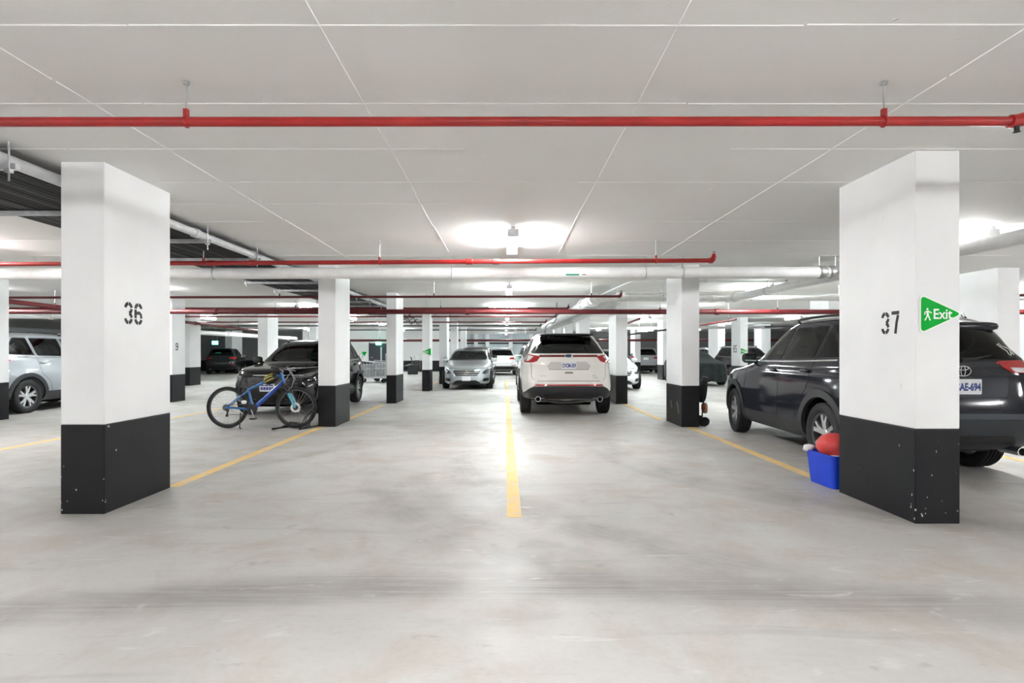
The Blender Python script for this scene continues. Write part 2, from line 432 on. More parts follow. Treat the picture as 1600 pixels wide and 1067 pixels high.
# pillar corner chips
def stroke(poly, w):
    """ribbon polygon along a polyline"""
    L, R = [], []
    for i, p in enumerate(poly):
        a = Vector(poly[max(0, i-1)]); b = Vector(poly[min(len(poly)-1, i+1)]); d = (b-a).normalized(); n = Vector((-d.y, d.x))*w/2
        L.append((p[0]+n.x, p[1]+n.y)); R.append((p[0]-n.x, p[1]-n.y))
    return L+R[::-1]
def arc(cx, cy, rx, ry, a0, a1, n=8):
    return [(cx+rx*math.cos(math.radians(a0+(a1-a0)*i/n)), cy+ry*math.sin(math.radians(a0+(a1-a0)*i/n))) for i in range(n+1)]
SW = .235
TOPL, TOPR = arc(.27, .74, .20, .195, 178, 97), arc(.27, .74, .20, .195, 83, 5)
BOTR, BOTL = arc(.27, .26, .20, .195, -5, -83), arc(.27, .26, .20, .195, -97, -178)
DIG = {'3': [TOPL, TOPR, [(.475, .70), (.45, .60), (.33, .50)], [(.33, .50), (.45, .40), (.475, .30)], BOTR, BOTL],
       '6': [TOPR, TOPL, [(.07, .70), (.07, .50), (.07, .30)], [(.16, .53), (.33, .56), (.45, .47), (.47, .30)], BOTR, BOTL],
       '7': [[(.03, .935), (.53, .935)], [(.46, .83), (.36, .50), (.28, .0)]],
       '9': [TOPR, TOPL, [(.07, .70), (.11, .53), (.38, .46)], [(.47, .70), (.47, .50), (.47, .30)], BOTR, BOTL],
       '5': [[(.08, .935), (.50, .935)], [(.09, .84), (.09, .56)], [(.16, .53), (.33, .56), (.45, .47), (.47, .30)], BOTR, BOTL]}
def stencil(par, text, o, ux, uy, h, wf=1.0):
    """o: lower-left corner in parent space, ux/uy unit directions, h: digit height"""
    o, ux, uy = Vector(o), Vector(ux), Vector(uy); nrm = ux.cross(uy)
    for i, ch in enumerate(text):
        g = G()
        for pl in DIG[ch]:
            w = .155
            poly = stroke(pl, w)
            for a in range(len(pl)-1):
                n = len(pl)
                q = [poly[a], poly[a+1], poly[2*n-2-a], poly[2*n-1-a]]
                g.prism(q, .0002, .0016, lambda u, v, d: o+ux*((u+i*.68)*h*wf)+uy*(v*h)+nrm*d)
        g.put('stencil_digit', STENCIL, par, fix=False)
# 36 on the right-hand face of its pillar (normal +x), read towards +y
stencil(P36, '36', (.1765, -.205, 1.545), (0, 1, 0), (0, 0, 1), .188, 1.0)
stencil(P37, '37', (-.1705, -.105, 1.452), (0, -1, 0), (0, 0, 1), .178, .95)
stencil(P9, '9', (.1515, -.15, 1.36), (0, 1, 0), (0, 0, 1), .20, 1.1)
stencil(P65, '65', (-.1665, .25, 1.30), (0, -1, 0), (0, 0, 1), .33, .9)

CHIP = mat('bare_concrete_chip', (.55, .55, .54), .8)
def chips(par, hx, hy, seed, n):
    q = random.Random(seed)
    for i in range(n//2):
        sx, sy = q.choice(((1, -1), (-1, -1))); face = q.random() < .5
        z = abs(q.gauss(.05, .3)) % .70+.01; off = abs(q.gauss(0, .03)) if q.random() < .7 else q.uniform(.05, .3)
        w_, h_ = q.uniform(.002, .008), q.uniform(.004, .016)
        poly = [(w_*math.cos(a)*q.uniform(.5, 1.1), h_*math.sin(a)*q.uniform(.5, 1.1)) for a in [2*PI*k/7 for k in range(7)]]
        if face: fr = lambda u, v, d: Vector((sx*(hx-off)+u, -hy-.0012-d, z+v))
        else: fr = lambda u, v, d: Vector((sx*(hx+.0012+d), -hy+off+u, z+v))
        G().prism(poly, 0, .0006, fr).put('paint_chip', CHIP, par)
chips(P36, .176, .44, 1, 34); chips(P37, .17, .48, 2, 44)
def scuff(par, pts, w_):
    g = G(); po = stroke(pts, w_); n = len(pts)
    for a in range(n-1): g.prism([po[a], po[a+1], po[2*n-2-a], po[2*n-1-a]], .0012, .0018, lambda u, v, d: Vector((-.155-d, u, v)))
    g.put('scuff_mark', mat('scuff_pale', (.16, .16, .165), .7), par)
scuff(PR2, [(-.18, .42), (-.25, .34), (-.30, .22)], .05); scuff(PR2, [(.2, .42), (.13, .33), (.10, .28)], .04)

# ------------------------------------------------------------------ exit arrow signs
def exit_sign(name, label, loc, w, h, flip, rz=0, full=True):
    """flat triangular plate facing -y, pointing +x (or -x when flip)"""
    t = thing(name, label, 'sign', loc, rz, 'green exit arrow signs')
    s = -1 if flip else 1
    tri = [(0, h/2), (0, -h/2), (w, 0)]
    out = round_poly(tri, .045*h/.31, 5); c = (w*.36, 0); k = .905
    inn = [((x-c[0])*k+c[0]-.002, (y-c[1])*k+c[1]) for x, y in out]
    fr = lambda u, v, d: Vector((u*s, -d, v))
    G().prism(out, 0, .004, fr).put('plate', SIGNW, t)
    G().prism(inn, .0042, .0052, fr).put('green_field', GREEN, t)
    tx = w*.52
    M = frame_mtx(((tx)*s, -.0056, -.002*h), (1, 0, 0), (0, 0, 1))
    text_mesh('exit_lettering', 'Exit', h*.36, SIGNW, t, M, 1, .0006, h*.006, fit=(w*.42, h*.25))
    if full or True:
        g = G(); ox = w*(.195 if not flip else .80)*1.0; q = h*.30
        if flip: ox = w*.30*-1+0
        bx = (w*.17) if not flip else -w*.80
        limbs = [([(.0, .28), (.02, -.05)], .17), ([(-.02, .27), (-.20, .17), (-.22, -.04)], .075), ([(.04, .27), (.22, .18), (.34, .10)], .075), ([(0, -.05), (-.07, -.25), (-.22, -.5)], .095), ([(.03, -.05), (.13, -.25), (.22, -.5)], .095)]
        for pl, wd in limbs:
            po = stroke(pl, wd); n = len(pl)
            for a in range(n-1):
                g.prism([po[a], po[a+1], po[2*n-2-a], po[2*n-1-a]], .0054, .0062, lambda u, v, d: Vector((bx+u*q, -d, v*q-.003)))
        g.prism(arc(.0, .42, .085, .085, 0, 330, 11), .0054, .0062, lambda u, v, d: Vector((bx+u*q, -d, v*q-.003)))
        if not flip: g.put('walking_figure', SIGNW, t, fix=False)
    return t
D = 4.21
exit_sign('exit_arrow_sign', 'large green exit arrow sign pointing right on the pillar stencilled 37', (gx(1436, D), D-.003, gz(490.5, D)), .338, .312, False)
exit_sign('exit_arrow_sign', 'small green arrow sign pointing left on the pillar beside the silver sedan', (gx(673.5, 18.7), 18.69, gz(549.5, 18.7)), .31, .28, True)
exit_sign('exit_arrow_sign', 'small green arrow sign pointing right on a far pillar above the suv mirror', (gx(1157, 24), 23.99, gz(548.5, 24)), .34, .30, False)
exit_sign('exit_arrow_sign', 'tiny green arrow sign pointing left on a distant pillar over the covered car', (gx(1131, 29.5), 29.49, gz(551.5, 29.5)), .25, .22, True)
t = thing('exit_arrow_sign', 'small green down-pointing triangle on the wall behind the metal carts', 'sign', (gx(566.5, 38), 38.49, gz(553.5, 38)), 0, 'green exit arrow signs')
G().prism([(-.22, .2), (.22, .2), (0, -.2)], 0, .01, lambda u, v, d: Vector((u, -d, v))).put('plate', SIGNW, t)
G().prism([(-.19, .18), (.19, .18), (0, -.165)], .0105, .013, lambda u, v, d: Vector((u, -d, v))).put('green_field', GREEN, t)
EXITLIT = mat('exit_lit', (.1, .7, .5), .4, emit=(.15, 1, .62), estr=1.6)
for lab, px, py, D, w in (('hanging lit green exit box above the dark door', 591.5, 536.5, 38.0, .38), ('hanging lit green exit box over the far dark car', 336, 535.5, 33.0, .34)):
    t = thing('exit_box', lab, 'sign', (gx(px, D), D, gz(py, D)), 0, 'lit green exit boxes')
    G().box((-w/2, -.04, -.11), (w/2, .04, .11), .01).put('lit_face', EXITLIT, t)
    G().box((-w/2-.01, -.03, .11), (w/2+.01, .03, .13)).put('top_rail', GREYPL, t)
    for s in (-1, 1):
        G().tube([(s*w*.35, 0, .13), (s*w*.35, 0, CEIL-gz(py, D))], .008, 6).put('hanger_rod', GALV, t)

# ------------------------------------------------------------------ strip lights
def lens_mat(name, c): return mat(name, (.9, .9, .9), .4, emit=c, estr=LAMP_POWER)
LENS_N = lens_mat('lamp_lens_warm', (.985, .99, 1.0)); LENS_F = lens_mat('lamp_lens_cool', (.92, .99, 1.0))
HOUS = mat('lamp_housing', (.75, .75, .75), .5)
def strip_light(x, y, label, along='y', L=1.22, lens=None, z=CEIL):
    t = thing('strip_light', label, 'ceiling light', (x, y, z), 0 if along == 'y' else PI/2, 'ceiling strip lights')
    G().box((-.035, -L/2, -.05), (.035, L/2, 0), .006).put('housing', HOUS, t)
    prof = [(.040, -.034), (.068, -.058), (.070, -.085), (.052, -.112), (.0, -.124), (-.052, -.112), (-.070, -.085), (-.068, -.058), (-.040, -.034)]
    n = len(prof); v = [(px, sgn*(L/2-.012), pz) for sgn in (-1, 1) for px, pz in prof]
    f = [(i, i+1, i+1+n, i+n) for i in range(n-1)]+[tuple(range(n-1, -1, -1)), tuple(range(n, 2*n)), (n-1, 0, n, 2*n-1)]
    mk('lens', v, f, lens, t)
    for s in (-1, 1): G().box((-.074, s*L/2-.012, -.128), (.074, s*L/2+.012, -.03), .006).put('end_cap', HOUS, t)
    return t
ORD = ['nearest', 'second', 'third', 'fourth', 'fifth', 'sixth', 'seventh', 'eighth', 'ninth']
rows = ((.1, 'over the yellow centre line'), (-6.5, 'in the partly added ceiling row left of pillar 36'), (5.95, 'in the ceiling row right of pillar 37'), (-12.6, 'in the outer left ceiling row'), (12.2, 'in the outer right ceiling row'))
for x, rn in rows:
    ys = [(-3.9, 'behind the viewpoint '), (.75, 'overhead '), (7.35, ''), (12.9, ''), (17.9, ''), (23.4, ''), (29.0, ''), (35.0, ''), (43.0, '')] if abs(x) < 4 else [(-3.9, 'behind the viewpoint '), (.75, 'overhead '), (7.35, ''), (12.9, ''), (17.9, ''), (23.4, ''), (29.0, ''), (35.0, '')]
    k = 0
    for y, w in ys:
        if w == '': lab = '%s lit strip light ahead %s' % (ORD[k], rn); k += 1
        else: lab = 'lit strip light %s%s' % (w, rn)
        lens = LENS_N if y < 11 else LENS_F
        strip_light({(-6.5, 7.35): -7.6, (-6.5, 12.9): -8.5}.get((x, y), x), y, lab, 'x' if (x == .1 and y == 17.9) else 'y', 1.22, lens)  # two left-row lamps added out of sight to brighten the left side
t = strip_light(gx(1008, 27), 27, 'small lit lamp hung below the white pipe, right of the white suv', 'x', .75, LENS_F, 2.46)
for s in (-1, 1): G().tube([(0, s*.3, 0), (0, s*.3, CEIL-2.46)], .008, 6).put('hanger_rod', GALV, t)

# ------------------------------------------------------------------ pipes
def straight_pipe(name, label, a, b, r, m, rods=(), coup=(), cat='pipe', group=None, n=14, endcap=None, ringm=None, extra=None):
    """a, b: end points; rods / coup: fractions along the pipe"""
    a, b = Vector(a), Vector(b)
    t = thing(name, label, cat, a, 0, group)
    d = b-a; u = d.normalized()
    pts = [Vector((0, 0, 0)), d] if extra is None else extra
    G().tube(pts, r, n).put('run', m, t, smooth=40)
    for q in coup:
        c = d*q; G().tube([c-u*.05, c-u*.045, c+u*.045, c+u*.05], [r*1.1, r*1.28, r*1.28, r*1.1], n).put('coupling', ringm or m, t, smooth=40)
    for q in rods:
        c = d*q; up = CEIL-(a+c).z
        rod = G().tube([c+Vector((0, 0, r*1.0)), c+Vector((0, 0, up-.001))], .0065, 6).put('hanger_rod', GALV, t)
        ring = G()
        side = u.cross(Vector((0, 0, 1))).normalized()
        ring.tube([c+(side*math.cos(x)+Vector((0, 0, 1))*math.sin(x))*(r+.003) for x in [2*PI*i/16 for i in range(16)]], .006, 6, closed=True)
        ring.box(c+Vector((-.012, -.012, r)), c+Vector((.012, .012, r+.045)))
        ring.put('clamp_ring', m if m in (RED, RED_SHADED) else GALV, t)
        G().tube([Vector((c.x, c.y, up-.012)), Vector((c.x, c.y, up))], .018, 8).put('anchor_plate', GALV, t)
    return t
def elbow_up(t, at, r, m, h=.09, dirx=1):
    p = Vector(at)
    G().tube([p, p+Vector((.03*dirx, 0, 0)), p+Vector((.055*dirx, 0, .02)), p+Vector((.065*dirx, 0, .05)), p+Vector((.065*dirx, 0, h))], [r*1.3, r*1.35, r*1.3, r*1.15, r*.8], 10).put('elbow', m, t, smooth=40)
    G().tube([p+Vector((.065*dirx, 0, h)), p+Vector((.065*dirx, 0, h+.035))], [.012, .03], 8).put('sprinkler_head', GALV, t)
def rods_at(x0, x1, xs): return [(x-x0)/(x1-x0) for x in xs]
GR = 'red sprinkler pipes'
y = 3.15; xr = gx(1578, y)
t = straight_pipe('sprinkler_pipe', 'nearest bright red sprinkler pipe crossing below the ceiling', (-5.5, y, gz(191, y)), (xr, y, gz(189.5, y)), .0265, RED, rods_at(-5.5, xr, (gx(291, y), gx(1381, y))), group=GR)
L = xr+5.5; p = Vector((L, 0, gz(189.5, y)-gz(191, y)))
G().tube([p, p+Vector((.03, 0, 0)), p+Vector((.08, -.015, .01)), p+Vector((.16, -.02, .012))], [.036, .038, .038, .034], 12).put('elbow', RED, t, smooth=40)
G().tube([p+Vector((.12, -.02, .01)), p+Vector((1.6, -.02, .01))], .0265, 14).put('run', RED, t, smooth=40)
G().tube([p+Vector((.03, -.01, -.03)), p+Vector((.03, -.01, -.06)), p+Vector((.03, -.01, -.065))], [.014, .012, .02], 8).put('sprinkler_head', BLACKPL, t)
y = 7.57; xr = gx(1108, y)
t = straight_pipe('sprinkler_pipe', 'red sprinkler pipe just above the large white pipe, ending in an elbow', (-9, y, gz(414, y)), (xr, y, gz(407, y)), .03, RED, rods_at(-9, xr, (-5.8, gx(318, y), gx(593, y), gx(1025, y))), rods_at(-9, xr, (gx(330, y), gx(395, y), gx(733, y), gx(775, y))), group=GR)
elbow_up(t, (xr+9, 0, gz(407, y)-gz(414, y)), .03, RED)
y = 12.0; xr = gx(966, y)
t = straight_pipe('sprinkler_pipe', 'shaded red branch pipe between the white pipe and the red main', (-10.75, y, gz(465, y)), (xr, y, gz(463, y)), .026, RED_SHADED, rods_at(-10.75, xr, (gx(437, y), gx(678, y), gx(924, y))), (), group=GR)
elbow_up(t, (xr+10.75, 0, gz(463, y)-gz(465, y)), .026, RED_SHADED)
y = 13.65
straight_pipe('sprinkler_main', 'thick shaded red sprinkler main crossing the whole garage', (-20, y, gz(486.5, y)), (18, y, gz(487.5, y)), .060, RED_SHADED, rods_at(-20, 18, (gx(430, y), gx(666, y), gx(1031, y), gx(1215, y), -12.5, 12.4)), rods_at(-20, 18, (gx(336, y), gx(730, y), gx(1120, y), gx(1510, y))), group=GR)
for (y, py, pxr, lab) in ((16.4, 481.8, 885, 'shaded red branch pipe ending just above the red main'), (19.1, 494.6, 866, 'first thin red branch pipe below the red main'), (22.8, 503.3, 851, 'second thin red branch pipe below the red main'),
                     (25.7, 509.0, 843, 'third thin dark branch pipe below the red main'), (30.0, 515.5, 836, 'lowest thin dark branch pipe above the far cars')):
    z = gz(py, y); x = gx(pxr, y)
    t = straight_pipe('sprinkler_pipe', lab, (-17, y, z), (x, y, z), .028, RED_SHADED if y < 24 else BLACKPL, rods_at(-17, x, (-11, -6.2, -1.9)), (), group=GR, n=10)
    elbow_up(t, (x+17, 0, 0), .028, RED_SHADED if y < 24 else BLACKPL)
y = 34.0
straight_pipe('sprinkler_main', 'far shaded red main above the white rear-facing car', (-10.5, y, gz(532, y)), (17.5, y, gz(531.5, y)), .07, RED_SHADED, (.1, .3, .42, .6), (.2, .5), group=GR, n=10)
y = 12.0
t = straight_pipe('sprinkler_pipe', 'short shaded red branch pipe right of the pillar stencilled 37', (gx(1380, y), y, gz(461.5, y)), (16, y, gz(461.5, y)), .027, RED_SHADED, (.5,), (), group=GR)
y = 16.0
t = straight_pipe('sprinkler_pipe', 'thin red branch with an end elbow right of the exit arrow', (gx(1521, y), y, gz(480.5, y)), (22, y, gz(480.5, y)), .03, RED_SHADED, (.4,), (), group=GR)
elbow_up(t, (0, 0, 0), .03, RED_SHADED, dirx=-1)
straight_pipe('sprinkler_main', 'slanting red main on the far left beyond the black suv', (-10.95, 11.6, 2.44), (-12.85, 29.5, 2.44), .055, RED_SHADED, (.12, .5, .8), (.55, .86), group=GR)
straight_pipe('sprinkler_pipe', 'slanting red branch under the ceiling right of the white suv', (gx(960, 20), 20, gz(512, 20)), (gx(1000, 15.5), 15.5, gz(498, 15.5)), .032, RED_SHADED, (.5,), (), group=GR)
straight_pipe('sprinkler_pipe', 'slanting red branch by the light above the covered car', (gx(1060, 22), 22, gz(514, 22)), (gx(1150, 16.5), 16.5, gz(499, 16.5)), .03, RED_SHADED, (.3, .9), (), group=GR)
straight_pipe('sprinkler_pipe', 'long slanting dark pipe between the right hand pillars far back', (gx(905, 30), 30, gz(533, 30)), (gx(1042, 19), 19, gz(515, 19)), .035, BLACKPL, (.5,), (), group=GR)
for i, (px, py, y) in enumerate(((1220, 510, 20), )):
    straight_pipe('sprinkler_pipe', 'dark branch pipe end seen over the dark grey suv windscreen', (gx(1195, y), y, gz(510.5, y)), (gx(1420, y), y, gz(510.5, y)), .03, BLACKPL, (.3,), (), group=GR)

GW = 'white overhead pipes'
y = 8.9; xr = gx(1278, y)
t = straight_pipe('drain_pipe', 'large white pipe running straight across behind the nearest pillars', (-12, y, gz(428.5, y)), (xr, y, gz(425.5, y)), .092, WPIPE, rods_at(-12, xr, (gx(-60, y), gx(335, y), gx(706, y), gx(1008, y), gx(1066, y))), (), group=GW, n=20)
w = Vector((xr+12, 0, gz(425.5, y)-gz(428.5, y)))
for i in range(2):
    q = w+Vector((.0+.17*i, 0, 0)); G().tube([q, q+Vector((.02, 0, 0)), q+Vector((.10, 0, 0)), q+Vector((.12, 0, 0))], [.094, .106, .106, .094], 20).put('coupling', GALV, t, smooth=40)
G().tube([w, w+Vector((.42, 0, 0))], .086, 20).put('run', WPIPE, t, smooth=40)
for dx in (.02, .28): G().tube([w+Vector((dx, 0, .09)), w+Vector((dx, 0, CEIL-gz(428.5, y)-w.z))], .007, 6).put('hanger_rod', GALV, t)
# pipe label on the white pipe
lb = G(); r = .0935
M0 = Vector((gx(893, y)+12, 0, (gz(427, y)-gz(428.5, y))))
def lab_patch(x0, x1, z0, z1, m, nm):
    g = G(); n = 5; vv = []
    a0, a1 = math.asin(z0/r), math.asin(z1/r)
    for i in range(n+1):
        a = a0+(a1-a0)*i/n
        for x in (x0, x1): vv.append(M0+Vector((x, -r*math.cos(a)-.001, r*math.sin(a))))
    g.add(vv, [(2*i, 2*i+1, 2*i+3, 2*i+2) for i in range(n)]); g.put(nm, m, t)
lab_patch(-.10, .11, -.045, -.022, mat('label_green', (.02, .27, .17), .5), 'pipe_label')
lab_patch(.16, .22, -.038, -.026, STENCIL, 'pipe_label')
straight_pipe('drain_pipe', 'white pipe slanting back from the large pipe towards the next cross pipe', (6.2, 2.2, 2.64), (5.07, 12.6, 2.52), .085, WPIPE, (.25, .6, .85), (.62, .97), group=GW, n=18)
y = 12.6
straight_pipe('drain_pipe', 'white cross pipe behind the second pillar row on the right', (2.05, y, gz(467, y)), (16, y, gz(464, y)), .062, WPIPE, rods_at(2.05, 16, (3.6, 5.6, 7.6)), rods_at(2.05, 16, (2.2, 4.75, 7.8)), group=GW, n=16)
straight_pipe('drain_pipe', 'slim white pipe lying just above the white cross pipe', (2.7, y-.12, gz(459.5, y)), (4.7, y-.12, gz(459.5, y)), .028, WPIPE, (.5,), (), group=GW)
straight_pipe('drain_pipe', 'insulated white pipe running back above the white suv, left one', (2.05, 12.6, 2.53), (1.93, 27.5, 2.55), .13, WPIPE, (.1, .3, .55), (.02, .12), group=GW, n=16)
straight_pipe('drain_pipe', 'insulated white pipe running back above the white suv, right one', (2.62, 12.9, 2.53), (2.35, 27.5, 2.55), .13, WPIPE, (.15, .5), (), group=GW, n=16)
straight_pipe('drain_pipe', 'far white cross pipe carrying the small hung lamp', (gx(965, 28), 28, gz(513, 28)), (14, 28, gz(511, 28)), .07, WPIPE, (.3,), (), group=GW)
straight_pipe('drain_pipe', 'pale pipe on the far left wall side above the silver suv', (-16, 15, 2.3), (-9.0, 15.5, 2.3), .07, WPIPE, (.2, .8), (.5,), group=GW)
straight_pipe('drain_pipe', 'pale slanting pipe left beyond the pillar stencilled 9', (-14.5, 20, 2.25), (-13.6, 36, 2.22), .11, WPIPE, (.3, .7), (.5,), group=GW)
t = thing('conduit', 'thin white conduit bent along the ceiling above the white suv', 'conduit', (2.65, 11.7, CEIL-.03), 0)
G().tube([(4.25, 0, 0), (.25, 0, 0), (.05, .05, 0), (0, .25, 0), (-.2, 3.6, 0)], .016, 8).put('run', WPIPE, t, smooth=40)
for c in ((3.3, 0, 0), (1.6, 0, 0), (-.06, 1.4, 0)): G().box((c[0]-.02, c[1]-.03, -.02), (c[0]+.02, c[1]+.03, .028)).put('clip', GALV, t)
t = thing('cable', 'black loose cable drooping from the ceiling above the white suv', 'cable', (gx(858, 17), 17, gz(504, 17)), 0)
G().tube([(.15, 0, .0), (.0, 0, -.02), (-.1, 0, -.12), (-.13, 0, -.3), (-.08, 0, -.42), (-.02, 0, -.5)], .012, 6).put('cord', CABLE, t, smooth=40)
G().tube([(.15, 0, 0), (.22, 0, .12), (.24, 0, CEIL-gz(504, 17))], .012, 6).put('ceiling_tail', CABLE, t, smooth=40)

# cable tray on the left: crossbars on rods, black cables and one pale pipe on top
t = thing('cable_rack', 'galvanised trapeze rack of black cables hung behind pillar 36', 'cable rack', (-4.1, 3.0, .014))
bars = [2.72+1.35*i for i in range(15)]
for yb in bars:
    yy = yb-3.0
    bar = G().box((-.98, yy-.021, 2.63), (.52, yy+.021, 2.671)).put('crossbar', GALV, t)
    for sx in (-.94, .48):
        G().tube([(sx, yy-.03, 2.54), (sx, yy-.03, CEIL)], .0075, 6).put('hanger_rod', GALV, t)
        G().box((sx-.02, yy-.05, 2.60), (sx+.02, yy-.012, 2.625)).put('nut_plate', GALV, t)
rc = random.Random(11)
GREYC = painted('cable_grey', (.05, .05, .055), .45)
nc = 20
for i in range(nc):
    x = -.86+1.23*i/(nc-1); r = rc.choice((.022, .026, .03))
    pts = []; y = -1.2
    while y < 19.5:
        pts.append((x+rc.uniform(-.012, .012), y, 2.671+r+rc.uniform(0, .008))); y += 1.35 if y < 9 else 3
    G().tube(pts, r, 8).put('cable', rc.choice((CABLE, CABLE, GREYC)), t, smooth=40)
for i in range(12):
    x = -.8+1.12*i/11; r = .022
    G().tube([(x+rc.uniform(-.02, .02), y_, 2.73+rc.uniform(0, .02)) for y_ in (-1.2, 1.1, 3, 5.3, 7.7, 10, 13, 16, 19)], r, 8).put('cable', rc.choice((CABLE, GREYC)), t, smooth=40)
for i in range(8):   # slack cables hanging at the far end
    x = rc.uniform(.1, .6); yy = rc.uniform(13.5, 19)
    G().tube([(x, yy-1.2, 2.72), (x+.1, yy-.5, 2.62), (x+.16, yy, 2.4), (x+.2, yy+.5, 2.55), (x+.22, yy+1.2, 2.7)], .018, 6).put('cable', CABLE, t, smooth=40)
straight_pipe('service_pipe', 'pale grey pipe running back along the edge of the cable rack', (-3.70, 1.2, 2.725), (-3.66, 24, 2.735), .046, painted('pipe_pale', (.62, .63, .64), .35), (), rods_at(1.2, 24, (3.95, 6.6, 8.1, 9.5)), group=None)

# ------------------------------------------------------------------ cars
def pchip(xs, ys):
    xs, ys = np.array(xs, float), np.array(ys, float); h = np.diff(xs); d = np.diff(ys)/h
    m = np.zeros_like(xs)
    for i in range(1, len(xs)-1):
        if d[i-1]*d[i] > 0:
            w1, w2 = 2*h[i]+h[i-1], h[i]+2*h[i-1]; m[i] = (w1+w2)/(w1/d[i-1]+w2/d[i])
    m[0], m[-1] = d[0], d[-1]
    def f(x):
        x = min(max(x, xs[0]), xs[-1]); i = min(max(int(np.searchsorted(xs, x))-1, 0), len(h)-1)
        t = (x-xs[i])/h[i]; t2, t3 = t*t, t*t*t
        return float((2*t3-3*t2+1)*ys[i]+(t3-2*t2+t)*h[i]*m[i]+(-2*t3+3*t2)*ys[i+1]+(t3-t2)*h[i]*m[i+1])
    return f

class Body:
    """car shell: stacked rounded outlines. level = (z, s_front, s_rear, half_width, n_front, n_rear); s points forward"""
    def __init__(b, levels):
        z = [l[0] for l in levels]; b.z0, b.z1 = z[0], z[-1]; b.levels = levels
        b.fn = [pchip(z, [l[k] for l in levels]) for k in range(1, 6)]; b.cache = {}
    def at(b, z): return [f(z) for f in b.fn]
    def outline(b, z, nq=40):
        """closed outline from rear centre via +x side to front and back; quarter by quarter"""
        sf, sr, w, nf, nr = b.at(z); sc = (sf+sr)/2
        def quarter(a, n):
            pts = []
            for i in range(nq+1):
                t = i/nq
                # from centre of end (x=0) to side middle
                if t <= .5:
                    x = 2*t*(.5**(1/n)); y = (1-x**n)**(1/n)
                else:
                    y = (2-2*t)*(.5**(1/n)); x = (1-y**n)**(1/n)
                pts.append((x*w, y*a))
            return pts
        R = [(x, sc-y) for x, y in quarter(sc-sr, nr)]; F = [(x, sc+y) for x, y in quarter(sf-sc, nf)][::-1]
        half = R+F[1:]
        return half+[(-x, y) for x, y in half[::-1][1:-1]]
    def arcs(b, z):
        k = round(z, 4)
        if k not in b.cache:
            half = b.outline(z)[:81]; d = [0]
            for i in range(80): d.append(d[-1]+math.hypot(half[i+1][0]-half[i][0], half[i+1][1]-half[i][1]))
            b.cache[k] = (half, d)
        return b.cache[k]
    def rear(b, u, z):
        half, d = b.arcs(z); x = np.interp(abs(u), d, [p[0] for p in half]); s = np.interp(abs(u), d, [p[1] for p in half])
        return Vector((-math.copysign(x, u), -s, z))
    def front(b, u, z):
        half, d = b.arcs(z); T = d[-1]; x = np.interp(T-abs(u), d, [p[0] for p in half]); s = np.interp(T-abs(u), d, [p[1] for p in half])
        return Vector((math.copysign(x, u), -s, z))
    def side(b, s, z, sg=1):
        sf, sr, w, nf, nr = b.at(z); sc = (sf+sr)/2; a = (sf-sc) if s > sc else (sc-sr); n = nf if s > sc else nr
        q = min(1.0, abs((s-sc)/a)); return Vector((sg*w*(max(0, 1-q**n))**(1/n), -s, z))
    def sidef(b, sg): return lambda s, z: b.side(s, z, sg)
    def mesh(b, nz=64, nq=30):
        zz = np.linspace(b.z0, b.z1, 400); v = np.array([b.at(z)[:3] for z in zz])
        c = np.concatenate([[0], np.cumsum(np.sqrt(np.sum(np.diff(v, axis=0)**2, axis=1)*.6+np.diff(zz)**2))])
        lv = np.interp(np.linspace(0, c[-1], nz), c, zz)
        V = []; Fc = []
        for z in lv:
            o = b.outline(z, nq); V += [(x, -s, z) for x, s in o]
        m = len(o)
        for i in range(nz-1):
            for k in range(m):
                Fc.append((i*m+k, i*m+(k+1) % m, (i+1)*m+(k+1) % m, (i+1)*m+k))
        for i, rev in ((0, True), (nz-1, False)):
            sf, sr = b.at(lv[i])[:2]; V.append((0, -(sf+sr)/2, lv[i]+(0 if rev else .006))); c0 = len(V)-1
            for k in range(m):
                q = (c0, i*m+k, i*m+(k+1) % m); Fc.append(q[::-1] if rev else q)
        return V, Fc

